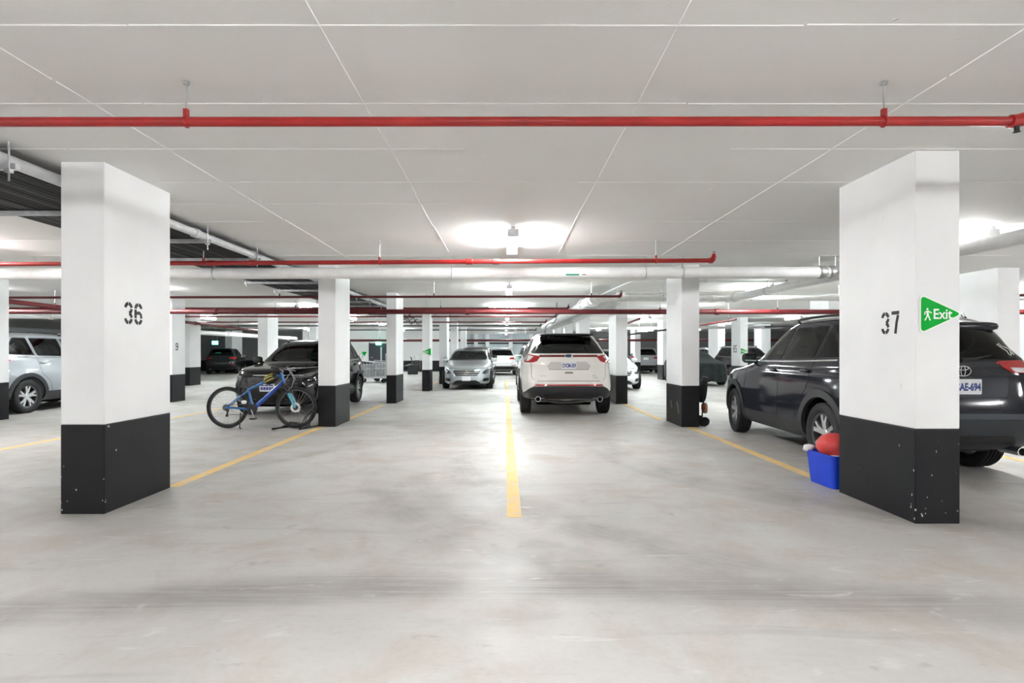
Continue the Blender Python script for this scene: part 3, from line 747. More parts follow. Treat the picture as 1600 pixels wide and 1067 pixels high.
def patch_mesh(surf, poly, d=.004, skirt=.012, step=.07, sx=1):
    """raised sheet of outline poly (in surface coordinates) laid over surf(u, v)"""
    pb = []
    n = len(poly)
    for i in range(n):
        a, b = poly[i], poly[(i+1) % n]; k = max(1, int(math.hypot(b[0]-a[0], b[1]-a[1])/step))
        for j in range(k): pb.append((a[0]+(b[0]-a[0])*j/k, a[1]+(b[1]-a[1])*j/k))
    m = len(pb)
    us = [p[0] for p in pb]; vs_ = [p[1] for p in pb]
    pts = [Vector(p) for p in pb]
    def inside(x, y):
        c = False
        for i in range(m):
            x0, y0 = pb[i]; x1, y1 = pb[i-1]
            if (y0 > y) != (y1 > y) and x < (x1-x0)*(y-y0)/(y1-y0)+x0: c = not c
        return c
    x = min(us)+step*.5
    while x < max(us):
        y = min(vs_)+step*.5
        while y < max(vs_):
            if inside(x, y) and min((x-p[0])**2+(y-p[1])**2 for p in pb) > (step*.4)**2: pts.append(Vector((x, y)))
            y += step
        x += step
    r = delaunay_2d_cdt(pts, [], [list(range(m))], 1, 1e-6)
    vv, ff = r[0], r[2]
    V = []
    e = .004
    for p in vv:
        P = surf(p.x, p.y); a = surf(p.x+e, p.y)-surf(p.x-e, p.y); c = surf(p.x, p.y+e)-surf(p.x, p.y-e)
        nn = a.cross(c)
        if nn.length < 1e-9: nn = Vector((P.x, P.y, 0))
        nn.normalize()
        if nn.dot(Vector((P.x, P.y*.35, .25))) < 0: nn = -nn
        V.append((P, nn))
    ec = {}
    for f in ff:
        for i in range(len(f)):
            k = (f[i], f[(i+1) % len(f)]); kk = (min(k), max(k)); ec.setdefault(kk, []).append(k)
    out = [P+N*d for P, N in V]; F = [tuple(f) for f in ff]; low = {}
    for kk, l in ec.items():
        if len(l) == 1:
            a, b = l[0]
            for q in (a, b):
                if q not in low: low[q] = len(out); out.append(V[q][0]-V[q][1]*skirt)
            F.append((b, a, low[a], low[b]))
    return out, F
def patch(name, surf, poly, m, parent, d=.004, skirt=.012, step=.07):
    v, f = patch_mesh(surf, poly, d, skirt, step)
    g = G(); g.add(v, f); return g.put(name, m, parent, smooth=35)
def ribbon(surf, pts, w, d=.0025):
    """thin strip along a polyline in surface coordinates -> (verts, faces)"""
    q = []
    for i in range(len(pts)-1):
        a, b = pts[i], pts[i+1]; k = max(1, int(math.hypot(b[0]-a[0], b[1]-a[1])/.06))
        for j in range(k): q.append((a[0]+(b[0]-a[0])*j/k, a[1]+(b[1]-a[1])*j/k))
    q.append(pts[-1]); po = stroke(q, w); n = len(q); V = []
    for p in po:
        P = surf(*p); e = .004
        nn = (surf(p[0]+e, p[1])-surf(p[0]-e, p[1])).cross(surf(p[0], p[1]+e)-surf(p[0], p[1]-e))
        nn = nn.normalized() if nn.length > 1e-9 else Vector((P.x, P.y, 0)).normalized()
        if nn.dot(Vector((P.x, P.y*.35, .25))) < 0: nn = -nn
        V.append(P+nn*d)
    return V, [(i, i+1, 2*n-2-i, 2*n-1-i) for i in range(n-1)]
def seams(name, lines, m, parent):
    for surf, pts, w in lines:
        v, f = ribbon(surf, pts, w); g = G(); g.add(v, f); g.put(name, m, parent, fix=False)

TYRES = {}
def wheel(parent, x, s, r, sg, spoke='five', w=.225, steer=0, rimr=None, alloy=None):
    rr = rimr or r*.665
    key = (round(r, 3), spoke, round(rr, 3), w)
    if key not in TYRES:
        hw = w/2; prof = [(-hw*.80, rr), (-hw*.96, rr+(r-rr)*.25), (-hw, rr+(r-rr)*.55), (-hw*.93, r-.02), (-hw*.80, r-.004)]
        gro = []
        for c in (-.5, -.17, .17, .5):
            gro += [(c*hw-.009, r), (c*hw-.006, r-.011), (c*hw+.006, r-.011), (c*hw+.009, r)]
        prof = prof+gro+[(-a, b) for a, b in prof[::-1]]
        TY = G().lathe(prof, 40)
        # rim: barrel, lip and spokes on the +x side
        RB = G().lathe([(-hw*.78, rr+.004), (-hw*.6, rr-.02), (hw*.55, rr-.025), (hw*.72, rr-.02), (hw*.80, rr+.004)], 36)
        xo = hw*.66
        SP = G().lathe([(xo-.05, .001), (xo-.012, .001), (xo-.008, .045), (xo-.02, .062), (xo-.05, .066)], 20)
        nsp = 5
        for k in range(nsp):
            a = 2*PI*k/nsp+PI/2
            def fr(u, v, d_, a=a): return Vector((d_-(.018 if v < .1 else 0), u*math.cos(a+PI/2)+v*math.cos(a), u*math.sin(a+PI/2)+v*math.sin(a)))
            if spoke == 'five':
                SP.prism([(-.032, .045), (.032, .045), (.040, rr*.5), (.066, rr-.012), (.008, rr-.012), (.0, rr*.62), (-.012, rr*.62), (-.052, rr-.012), (-.085, rr-.014), (-.046, rr*.5)], xo-.03, xo+.004, fr)
            else:
                SP.prism([(-.03, .045), (-.006, .045), (-.018, rr-.012), (-.055, rr-.012)], xo-.03, xo+.004, fr)
                SP.prism([(.006, .045), (.03, .045), (.055, rr-.012), (.018, rr-.012)], xo-.03, xo+.004, fr)
        BD = G().lathe([(-.01, .06), (-.01, rr*.80), (.006, rr*.80), (.006, .06)], 28)
        TYRES[key] = (TY, RB, SP, BD)
    TY, RB, SP, BD = TYRES[key]
    o = TY.put('wheel', RUBBER, parent, smooth=30); o.location = (x, -s, r); o.rotation_euler = (0, 0, steer+(0 if sg > 0 else PI))
    RB.put('rim_barrel', DARKALLOY, o, smooth=30); SP.put('rim_spokes', alloy or ALLOY, o, smooth=30); BD.put('brake_disc', DARKALLOY, o, smooth=30)
    return o

CABIN = mat('cabin_trim', (.022, .022, .024), .8, spec=.2)
SEATM = painted('seat_cloth', (.035, .035, .038), .8, .2)
def tinted(name, c):
    m = bpy.data.materials.new(name); m.use_nodes = True; t = m.node_tree; t.nodes.clear()
    o = t.nodes.new('ShaderNodeOutputMaterial'); mx = t.nodes.new('ShaderNodeMixShader'); tr = t.nodes.new('ShaderNodeBsdfTransparent'); gl = t.nodes.new('ShaderNodeBsdfGlossy'); fr = t.nodes.new('ShaderNodeFresnel')
    tr.inputs[0].default_value = (*c, 1); gl.inputs['Roughness'].default_value = .02; fr.inputs[0].default_value = 1.45
    t.links.new(fr.outputs[0], mx.inputs[0]); t.links.new(tr.outputs[0], mx.inputs[1]); t.links.new(gl.outputs[0], mx.inputs[2]); t.links.new(mx.outputs[0], o.inputs[0])
    return m
GL_CLEAR = tinted('glass_clear', (.58, .66, .62)); GL_MID = tinted('glass_mid', (.48, .55, .52)); GL_DARK = tinted('glass_privacy', (.13, .14, .14))
BODY_CACHE = {}
def shell(spec, paint):
    """painted body with wheel openings cut"""
    key = id(spec)
    if key not in BODY_CACHE:
        b = Body(spec['levels']); V, Fc = b.mesh()
        me = bpy.data.meshes.new('body'); me.from_pydata(V, [], Fc); me.materials.append(paint); me.materials.append(WELL)
        ob = bpy.data.objects.new('body_tmp', me); COL.objects.link(ob)
        bm = bmesh.new(); bm.from_mesh(me); bmesh.ops.recalc_face_normals(bm, faces=bm.faces); bm.to_mesh(me); bm.free()
        cut = G(); W2 = spec['W']/2
        for sg in (-1, 1):
            for s in spec['axles']:
                prof = [(sg*(W2-.36), .0005), (sg*(W2-.36), spec['r']+.055), (sg*(W2+.3), spec['r']+.055), (sg*(W2+.3), .0005)]
                cut.lathe(prof, 36, 'x', (0, -s, spec['r']+.015))
        cm = bpy.data.meshes.new('cut'); cm.from_pydata([tuple(v) for v in cut.v], [], cut.f); cm.materials.append(paint); cm.materials.append(WELL)
        bm = bmesh.new(); bm.from_mesh(cm); bmesh.ops.remove_doubles(bm, verts=bm.verts, dist=.002); bmesh.ops.recalc_face_normals(bm, faces=bm.faces)
        for f in bm.faces: f.material_index = 1
        bm.to_mesh(cm); bm.free()
        co = bpy.data.objects.new('cut', cm); COL.objects.link(co)
        cutters = [co]
        def add_cut(g):
            m_ = bpy.data.meshes.new('cut'); m_.from_pydata([tuple(v) for v in g.v], [], g.f)
            for q in (paint, WELL, CABIN): m_.materials.append(q)
            bm = bmesh.new(); bm.from_mesh(m_); bmesh.ops.recalc_face_normals(bm, faces=bm.faces)
            for f in bm.faces: f.material_index = 2
            bm.to_mesh(m_); bm.free()
            o_ = bpy.data.objects.new('cut', m_); COL.objects.link(o_); cutters.append(o_)
        wz0, wz1 = spec['ws']; zb, zt = wz0-.42, spec['levels'][-1][0]-.055
        lim = b.at(wz0+.02); inner = []
        for k in range(13):
            z = zb+(zt-zb)*k/12; sf, sr, w_, nf, nr = b.at(min(z+.02, spec['levels'][-1][0]-.03))
            inner.append((z, min(sf, lim[0])-.075, max(sr, spec.get('cabin_rear', -9))+.10, w_-.065, nf, nr))
        V_, F_ = Body(inner).mesh(26, 16); g = G(); g.add(V_, F_); add_cut(g)
        g = G()
        for wp in spec['windows']:
            cx_ = sum(p[0] for p in wp)/len(wp); cz_ = sum(p[1] for p in wp)/len(wp)
            q = [(cx_+(p[0]-cx_)*.93, cz_+(p[1]-cz_)*.90) for p in wp]
            g.prism(q, -1.4, 1.4, lambda u, v, d: Vector((d, -u, v)))
        add_cut(g)
        hw = spec['wsw']; g = G(); g.prism([(-hw[0]+.07, wz0+.03), (hw[0]-.07, wz0+.03), (hw[1]-.05, wz1-.03), (-hw[1]+.05, wz1-.03)], lim[0]-1.1, lim[0]+.25, lambda u, v, d: Vector((u, -d, v))); add_cut(g)
        r0, r1 = spec['rg']; hw = spec['rgw']; sr0 = b.at(r0)[1]
        g = G(); g.prism([(-hw[0]+.08, r0+.03), (hw[0]-.08, r0+.03), (hw[1]-.05, r1-.03), (-hw[1]+.05, r1-.03)], sr0-.2, sr0+.9, lambda u, v, d: Vector((u, -d, v))); add_cut(g)
        for o_ in cutters[1:]:
            mo_ = ob.modifiers.new('c', 'BOOLEAN'); mo_.operation = 'DIFFERENCE'; mo_.object = o_; mo_.solver = 'EXACT'
        me.materials.append(CABIN)
        mod = ob.modifiers.new('b', 'BOOLEAN'); mod.operation = 'DIFFERENCE'; mod.object = co; mod.solver = 'EXACT'
        bpy.context.view_layer.update()
        res = bpy.data.meshes.new_from_object(ob.evaluated_get(bpy.context.evaluated_depsgraph_get()))
        bpy.data.objects.remove(ob, do_unlink=True)
        for o_ in cutters: bpy.data.objects.remove(o_, do_unlink=True)
        res.polygons.foreach_set('use_smooth', [True]*len(res.polygons)); res.set_sharp_from_angle(angle=math.radians(40))
        BODY_CACHE[key] = (res, b)
    res, b = BODY_CACHE[key]
    me = res.copy(); me.materials.clear(); me.materials.append(paint); me.materials.append(WELL); me.materials.append(CABIN)
    return me, b

def mirror_sym(poly): return [(-a, b) for a, b in poly[::-1]]

def car(spec, name, label, cat, paint, loc, rz=0, group=None, plate=None, plate_rear=None, steer=0, detail=True, low=None):
    t = thing(name, label, cat, loc, rz, group)
    me, b = shell(spec, paint)
    link(bpy.data.objects.new('body', me), t)
    r = spec['r']; W2 = spec['W']/2
    tr = spec.get('trim', BLACKPL)
    # wheels
    for i, s in enumerate(spec['axles']):
        for sg in (-1, 1):
            wheel(t, sg*(W2-.13), s, r, sg, spec.get('spoke', 'five'), steer=steer if i == 0 else 0, alloy=spec.get('alloy'))
    # underbody
    G().box((-W2+.38, -spec['levels'][0][1]+.25, .17), (W2-.38, -spec['levels'][0][2]-.2, spec['levels'][0][0]+.03), .02).put('underbody', WELL, t)
    # cabin
    zc = spec['ws'][0]-.33; s0 = b.at(spec['ws'][0])[0]
    for (sx, ss, wd) in ((-.36, s0-1.25, .25), (.36, s0-1.25, .25), (0, s0-2.1, .62)):
        G().blob((sx, -ss+.05, zc+.28), (wd, .10, .34), (3, 3), 18, 10, lambda p: Vector((p.x, p.y+p.z*.22, p.z))).put('seat', SEATM, t, smooth=60)
        for hx in ((sx,) if wd < .5 else (-.35, .35)): G().blob((hx, -ss+.13, zc+.67), (.13, .055, .085), (3, 3), 14, 8).put('headrest', SEATM, t, smooth=60)
    G().blob((0, -s0+.42, zc+.30), (b.at(spec['ws'][0])[2]*.80, .24, .10), (4, 3), 20, 8).put('dashboard', CABIN, t, smooth=60)
    G().tube([(.36+.18*math.cos(a), -s0+.72+.05*math.sin(a), zc+.36+.17*math.sin(a)) for a in [2*PI*i/20 for i in range(20)]], .015, 6, closed=True).put('steering_wheel', BLACKPL, t, smooth=60)
    # glass
    wz0, wz1 = spec['ws']; half = spec['wsw']
    patch('windscreen', b.front, round_poly([(-half[0], wz0), (half[0], wz0), (half[1], wz1), (-half[1], wz1)], .06), GL_CLEAR, t, .004, .008, .09)
    rz0, rz1 = spec['rg']; half = spec['rgw']
    patch('rear_glass', b.rear, round_poly([(-half[0], rz0), (half[0], rz0), (half[1], rz1), (-half[1], rz1)], .07), spec.get('rglass', GL_DARK), t, .004, .008, .08)
    for sg in (-1, 1):
        sf_ = b.sidef(sg)
        for i, wpoly in enumerate(spec['windows']):
            patch('side_window', sf_, round_poly(wpoly, .035), GL_MID if i == 0 else spec.get('rwin', GL_DARK), t, .004, .008, .09)
        if spec.get('beltline'):
            seams('window_trim', [(sf_, spec['beltline'], .018)], spec.get('beltmat', CHROME), t)
        L = [(sf_, l, .007) for l in spec['doors']]
        seams('door_gap', L, GAP, t)
        for (s, z) in spec['handles']:
            p = b.side(s, z, sg)
            G().blob((0, 0, 0), (.018, .095, .016), (3, 3), 16, 8).put('door_handle', spec.get('handlemat', paint), t, smooth=60).location = p+Vector((sg*.022, 0, 0))
            hp = [(s+.07*math.cos(a), z+.028*math.sin(a)) for a in [2*PI*i/14 for i in range(14)]]
            patch('handle_cup', sf_, hp, GAP, t, .0015, .004, .05)
        # arches and sill
        if spec.get('cladding', True):
            for s in spec['axles']:
                R0, R1 = r+.05, r+.05+spec.get('arch', .075); zc = r+.015
                a0 = math.asin(max(-1, (b.z0+.03-zc)/R0)); a1 = math.asin(max(-1, (b.z0+.03-zc)/R1))
                A = [(s+R1*math.cos(a), zc+R1*math.sin(a)) for a in np.linspace(a1, PI-a1, 25)]
                B = [(s+R0*math.cos(a), zc+R0*math.sin(a)) for a in np.linspace(PI-a0, a0, 25)]
                patch('wheel_arch', sf_, A+B, tr, t, .016, .03, .06)
            s0, s1 = spec['axles'][1]+r+.12, spec['axles'][0]-r-.12
            zs = b.z0+.01
            patch('sill', sf_, [(s0, zs), (s1, zs), (s1-.02, zs+spec.get('sillh', .17)), (s0+.02, zs+spec.get('sillh', .17))], tr, t, .012, .03, .1)
        # door mirror
        s, z = spec['mirror']; p = b.side(s, z, sg)
        mo = G().blob((0, 0, 0), (.105, .068, .078), (3, 3), 20, 10, lambda q: Vector((q.x, q.y*(1 if q.y < 0 else .75), q.z))).put('door_mirror', spec.get('mirrormat', paint), t, smooth=60)
        mo.location = p+Vector((sg*.115, 0, .05))
        G().prism(round_poly([(-.086, -.06), (.086, -.06), (.086, .06), (-.086, .06)], .03), .0495, .0525, lambda u, v, d_: Vector((u, d_, v))).put('mirror_glass', MIRR, mo)
        G().tube([(-sg*.14, 0, -.07), (-sg*.05, 0, -.045)], [.035, .03], 8).put('mirror_stalk', BLACKPL, mo)
    if spec.get('rails'):
        for sg in (-1, 1):
            z = spec['rails'][2]; pts = []
            for i in range(15):
                q = i/14; s = spec['rails'][0]+(spec['rails'][1]-spec['rails'][0])*q
                p = b.side(s, z, sg); p.x *= .985; p.z = z+.035+.03*math.sin(PI*q)**.4; pts.append(p)
            pts[0].z = z; pts[-1].z = z
            G().tube(pts, .017, 8).put('roof_rail', spec.get('railmat', BLACKPL), t, smooth=40)
    # front
    f = spec['front']
    for nm, poly, m, d in f:
        if nm.startswith('2:'):
            patch(nm[2:], b.front, poly, m, t, d); patch(nm[2:], b.front, mirror_sym(poly), m, t, d)
        else: patch(nm, b.front, poly, m, t, d)
    for nm, poly, m, d in spec['rear']:
        if nm.startswith('2:'):
            patch(nm[2:], b.rear, poly, m, t, d); patch(nm[2:], b.rear, mirror_sym(poly), m, t, d)
        else: patch(nm, b.rear, poly, m, t, d)
    seams('tailgate_gap', [(b.rear, l, .008) for l in spec.get('rear_gaps', [])], GAP, t)
    seams('bonnet_gap', [(b.front, l, .008) for l in spec.get('front_gaps', [])], GAP, t)
    def put_plate(surf, z, txt, face):
        P = surf(0, z); y = P.y+(-.012 if face < 0 else .012)
        pl = G().prism(round_poly([(-.15, -.075), (.15, -.075), (.15, .075), (-.15, .075)], .012), 0, .008, lambda u, v, d_: Vector((u*-face, y+face*d_, z+v))).put('number_plate', PLATEM, t)
        yy = y+face*.0095
        if txt: text_mesh('plate_number', txt, .088, PBLUE, pl, frame_mtx((-face*(.025 if txt[0] == 'S' else 0), yy, z-.002), (-face, 0, 0), (0, 0, 1)), 1, .0006, .0035, fit=((.232 if txt[0] == 'S' else .272), .082))
        return pl
    if plate is not None: put_plate(b.front, spec['fplate'], plate, -1)
    if plate_rear is not None: put_plate(b.rear, spec['rplate'], plate_rear, 1)
    if spec.get('spoiler'):
        z, s0, w_, th = spec['spoiler']
        G().blob((0, -s0, z), (w_, .15, th), spec.get('spoiler_e', (5, 2.6)), 36, 10).put('spoiler', spec.get('spoilermat', paint), t, smooth=60)
    for (u, z, rr) in spec.get('exhaust', []):
        P = b.rear(u, .52)-Vector((0, .01, 0))
        G().lathe([(P.y-.22, rr*.9), (P.y+.0, rr), (P.y+.03, rr), (P.y+.03, rr*.82), (P.y-.12, rr*.8), (P.y-.12, .001)], 20, 'y', (P.x, -.0, z)).put('exhaust_tip', CHROME, t, smooth=40)
        G().lathe([(P.y+.02, .001), (P.y+.02, rr*.80)], 20, 'y', (P.x, 0, z)).put('exhaust_bore_shade', WELL, t)  # black disc set in the mouth to paint the bore's dark inside
    return t, b

def grille_bars(t, surf, u0, u1, zs, h, m, d=.012, name='grille_bar'):
    for z in zs: patch(name, surf, [(u0, z), (u1, z), (u1, z+h), (u0, z+h)], m, t, d, .02)

# ---- specs.  s forward, z up
def windows_auto(b, zb, zt, divs, mf, mr, slope=0):
    """side windows between belt and top split at divs (front to rear)"""
    out = []; n = 6
    edges = ['F']+divs+['R']
    zl = lambda s: zb-slope*s
    for i in range(len(edges)-1):
        a, c = edges[i], edges[i+1]; zz = [zb+(zt-zb)*k/n for k in range(n+1)]
        fr = [(b.at(z)[0]-mf, z) for z in zz] if a == 'F' else [(a[0]+(a[1]-a[0])*k/n-.035, z) for k, z in enumerate(zz)]
        re = [(b.at(z)[1]+mr*(1+.0*k), z) for k, z in enumerate(zz)] if c == 'R' else [(c[0]+(c[1]-c[0])*k/n+.035, z) for k, z in enumerate(zz)]
        poly = [(s, z if z > zl(s) else zl(s)) for s, z in fr]+[(s, z if z > zl(s) else zl(s)) for s, z in re[::-1]]
        out.append(poly)
    return out

def suv_spec(L=4.6, Wd=1.86, H=1.69, r=.355, wb=2.69, hood=1.06, nose=.98, rake=.42, nq=6.5):
    f, q = L/2, -L/2; w = Wd/2
    lv = [(.24, f-.28, q+.75, w*.86, 5, nq), (.32, f-.10, q+.22, w*.955, 5, nq), (.45, f-.01, q+.05, w*.99, 4.6, nq), (.62, f, q, w, 4.4, nq),
          (.82, f-.03, q+.02, w*.995, 4.2, nq), (nose-.05, f-.09, q+.05, w*.98, 4.0, nq), (nose, f-.22, q+.06, w*.972, 4.0, nq), (nose+.045, f-.62, q+.075, w*.96, 4.2, nq),
          (hood, f-1.12, q+.09, w*.945, 4.6, nq), (hood+.06, f-1.36, q+.11, w*.915, 5, nq), (hood+.2, f-1.62, q+.17, w*.855, 5, 4.6), (H-.16, f-2.02, q+rake, w*.745, 5, 4.6),
          (H-.08, f-2.22, q+rake+.1, w*.70, 4.4, 4.6), (H-.03, f-2.50, q+rake+.28, w*.60, 4, 4), (H, f-2.95, q+rake+.9, w*.38, 3, 3)]
    b = Body(lv)
    sp = dict(levels=lv, W=Wd, r=r, axles=(wb/2+.02, -wb/2+.02), ws=(hood+.05, H-.13), wsw=(w*.80, w*.63), rg=(hood+.10, H-.15), rgw=(w*.80, w*.64),
              mirror=(f-1.62, hood+.03), rails=(f-2.3, q+rake+.35, H-.075))
    sp['windows'] = windows_auto(b, hood+.065, H-.135, [(-.24, -.30), (-1.06, -1.14)], .15, .40, .035)
    sp['beltline'] = [(f-1.5, hood+.035), (-.4, hood+.045), (q+.75, hood+.075)]
    z0 = .36
    sp['doors'] = [[(f-1.45, hood+.02), (f-1.42, .75), (f-1.38, .5), (f-1.25, z0)], [(-.29, H-.14), (-.25, hood), (-.25, .6), (-.22, z0)], [(-1.12, H-.2), (-1.07, hood), (-1.0, .86), (-.78, .66), (-.72, .42)]]
    sp['handles'] = [(-.08, hood-.07), (-.95, hood-.05)]
    sp['front_gaps'] = [[(-w*.78, nose-.02), (-w*.4, nose-.06), (0, nose-.07), (w*.4, nose-.06), (w*.78, nose-.02)]]
    sp['rear_gaps'] = [[(-w*.74, hood+.02), (-w*.72, .76), (-w*.66, .69), (w*.66, .69), (w*.72, .76), (w*.74, hood+.02)]]
    sp['fplate'] = .55; sp['rplate'] = .93
    return sp, b
def basic_front(w, nose, grille=BLACKPL):
    return [('grille', round_poly([(-w*.46, nose-.30), (w*.46, nose-.30), (w*.55, nose-.13), (-w*.55, nose-.13)], .03), grille, .006),
            ('lower_intake', round_poly([(-w*.72, .33), (w*.72, .33), (w*.62, .47), (-w*.62, .47)], .03), BLACKPL, .006),
            ('2:headlamp', round_poly([(w*.58, nose-.20), (w*.98, nose-.15), (w*1.22, nose-.05), (w*1.10, nose-.04), (w*.60, nose-.10)], .02), HEADL, .008),
            ('2:fog_surround', round_poly([(w*.76, .42), (w*1.02, .44), (w*1.02, .58), (w*.80, .56)], .03), BLACKPL, .008)]
def basic_rear(w, hood, clad=BLACKPL):
    return [('bumper_cladding', [(-w*1.12, .33), (w*1.12, .33), (w*1.12, .50), (w*.75, .53), (-w*.75, .53), (-w*1.12, .50)], clad, .008),
            ('2:tail_lamp', round_poly([(w*.50, hood-.10), (w*.98, hood-.12), (w*1.22, hood+.01), (w*.95, hood+.03), (w*.52, hood-.01)], .02), TAILR, .010),
            ('2:reflector', [(w*.62, .56), (w*.9, .56), (w*.9, .595), (w*.62, .595)], TAILR, .010)]

# (a) white suv seen from behind
w = 1.93/2
lv = [(.24, 2.10, -1.55, w*.84, 5, 5), (.33, 2.28, -1.95, w*.94, 5, 5), (.39, 2.33, -2.26, w*.965, 5, 6), (.45, 2.37, -2.33, w*.985, 4.6, 6), (.62, 2.39, -2.39, w, 4.4, 6), (.70, 2.38, -2.38, w, 4.4, 6),
      (.86, 2.35, -2.35, w*.99, 4.2, 6), (1.0, 2.16, -2.34, w*.975, 4, 6), (1.05, 1.75, -2.34, w*.968, 4.2, 6), (1.10, 1.22, -2.33, w*.958, 4.6, 6), (1.16, 1.02, -2.31, w*.935, 5, 6),
      (1.25, .86, -2.26, w*.885, 5, 5.5), (1.38, .62, -2.13, w*.82, 5, 5), (1.58, .22, -1.86, w*.715, 5, 4.6), (1.66, 0, -1.74, w*.66, 4.6, 4.4), (1.71, -.3, -1.55, w*.56, 4, 4), (1.74, -.6, -.95, w*.36, 3, 3)]
EDGE = dict(levels=lv, W=1.93, r=.37, axles=(1.46, -1.40), ws=(1.15, 1.60), wsw=(w*.80, w*.62), rg=(1.285, 1.655), rgw=(w*.855, w*.56), mirror=(.85, 1.12), spoke='ten', trim=GREYPL, arch=.06)
bb = Body(lv)
EDGE['windows'] = windows_auto(bb, 1.15, 1.60, [(-.22, -.27), (-1.08, -1.14)], .15, .36, .03)
EDGE['beltline'] = [(.9, 1.12), (-1.5, 1.15)]; EDGE['doors'] = [[(1.0, 1.1), (1.05, .6), (1.1, .4)], [(-.26, 1.6), (-.22, .4)], [(-1.0, 1.5), (-1.0, 1.0), (-.75, .6)]]; EDGE['handles'] = [(.2, .99), (-.82, 1.0)]
EDGE['front'] = basic_front(w, 1.0); EDGE['fplate'] = .5; EDGE['rplate'] = 1.045
EDGE['rear'] = [('bumper_cladding', chaikin([(-w*1.30, .385), (-w*.80, .375), (-w*.6, .41), (w*.6, .41), (w*.80, .375), (w*1.30, .385), (w*1.30, .47), (w*1.05, .49), (w*.80, .60), (w*.70, .635), (-w*.70, .635), (-w*.80, .60), (-w*1.05, .49), (-w*1.30, .47)], 1), GREYPL, .012),
                ('skid_panel', round_poly([(-w*.50, .395), (w*.50, .395), (w*.52, .47), (-w*.52, .47)], .02), BLACKPL, .022),
                ('reflector_strip', [(-w*.72, .640), (w*.72, .640), (w*.68, .668), (-w*.68, .668)], TAILR, .012),
                ('2:tail_lamp', [(w*.58, 1.225), (w*.66, 1.13), (w*.74, 1.105), (w*1.20, 1.10), (w*1.26, 1.18), (w*1.06, 1.265), (w*.92, 1.27)], TAILR, .010),
                ('2:tail_lamp_lens', [(w*.74, 1.215), (w*.86, 1.135), (w*.94, 1.125), (w*.94, 1.25)], TAILW, .016),
                ('2:lamp_inner', [(w*.985, 1.13), (w*1.19, 1.13), (w*1.22, 1.18), (w*1.05, 1.245), (w*.985, 1.25)], mat('lamp_smoke', (.42, .40, .41), .12, .3, coat=1), .016),
                ('light_bar', [(-w*.62, 1.212), (w*.62, 1.212), (w*.60, 1.25), (-w*.60, 1.25)], mat('dark_red_bar', (.20, .02, .025), .12, .3, coat=1), .012),
                ('plate_recess', round_poly([(-w*.40, .965), (w*.40, .965), (w*.44, 1.04), (w*.38, 1.115), (-w*.38, 1.115), (-w*.44, 1.04)], .03), mat('plate_recess', (.62, .59, .56), .4), .004),
                ('tailgate_handle', [(-.085, .885), (.085, .885), (.075, .915), (-.075, .915)], mat('handle_shadow', (.20, .19, .18), .4), .006)]
EDGE['rear_gaps'] = [[(-w*.80, 1.10), (-w*.79, .84), (-w*.74, .76), (-w*.62, .735), (w*.62, .735), (w*.74, .76), (w*.79, .84), (w*.80, 1.10)], [(-w*.44, 1.05), (-w*.40, .963), (w*.40, .963), (w*.44, 1.05)]]
EDGE['rails'] = None; EDGE['exhaust'] = [(.62, .375, .055), (-.62, .375, .055)]
EDGE['spoiler'] = (1.672, -1.80, w*.60, .03); EDGE['front_gaps'] = []
WHITEP = car_paint('paint_pearl_white', (.86, .835, .795), .02, .3); EDGE['spoilermat'] = BLACKPL
D0 = 11.0; xc = gx(888.5, D0+.1)
t, b = car(EDGE, 'suv', 'pearl white suv parked nose-in, rear towards us, beside the yellow line', 'car', WHITEP, (xc, D0+2.39, 0), PI, plate_rear='CVCM-359')
P = b.rear(0, 1.232)
em = G().lathe([(.012, .001), (.016, .055), (.020, .066), (.012, .07), (0, .07)], 28, 'y', (0, 0, 0)); em.v = [Vector((v.x*1.25, v.y+P.y+.012, v.z*.52+1.236)) for v in em.v]
em.put('emblem', CHROME, t, smooth=40)
em = G().lathe([(.021, .001), (.021, .052)], 24, 'y', (0, 0, 0)); em.v = [Vector((v.x*1.25, v.y+P.y+.012, v.z*.50+1.236)) for v in em.v]
em.put('emblem_field', mat('emblem_blue', (.03, .06, .16), .25), t)
for txt, u, z, sz, sx in (('E D G E', -.50, .835, .034, 1.2), ('SEL', .50, .842, .034, 1.1), ('AWD', .53, .80, .034, 1.1)):
    P = b.rear(u, z); text_mesh('badge_lettering', txt, sz, mat('badge_grey', (.25, .25, .26), .3, .8), t, frame_mtx((P.x, P.y+.006, z), (-1, 0, 0), (0, 0, 1)), sx, .001)
P = b.rear(.38, 1.69)
# exhaust silencer below the bumper
G().blob((0, 1.72, .30), (.42, .14, .07), (3, 2.6), 24, 10).put('silencer', mat('silencer_steel', (.30, .29, .28), .45, .8), t, smooth=60)
G().tube([(-.55, 1.75, .33), (.55, 1.75, .33)], .03, 10).put('exhaust_crosspipe', GALV, t, smooth=40)

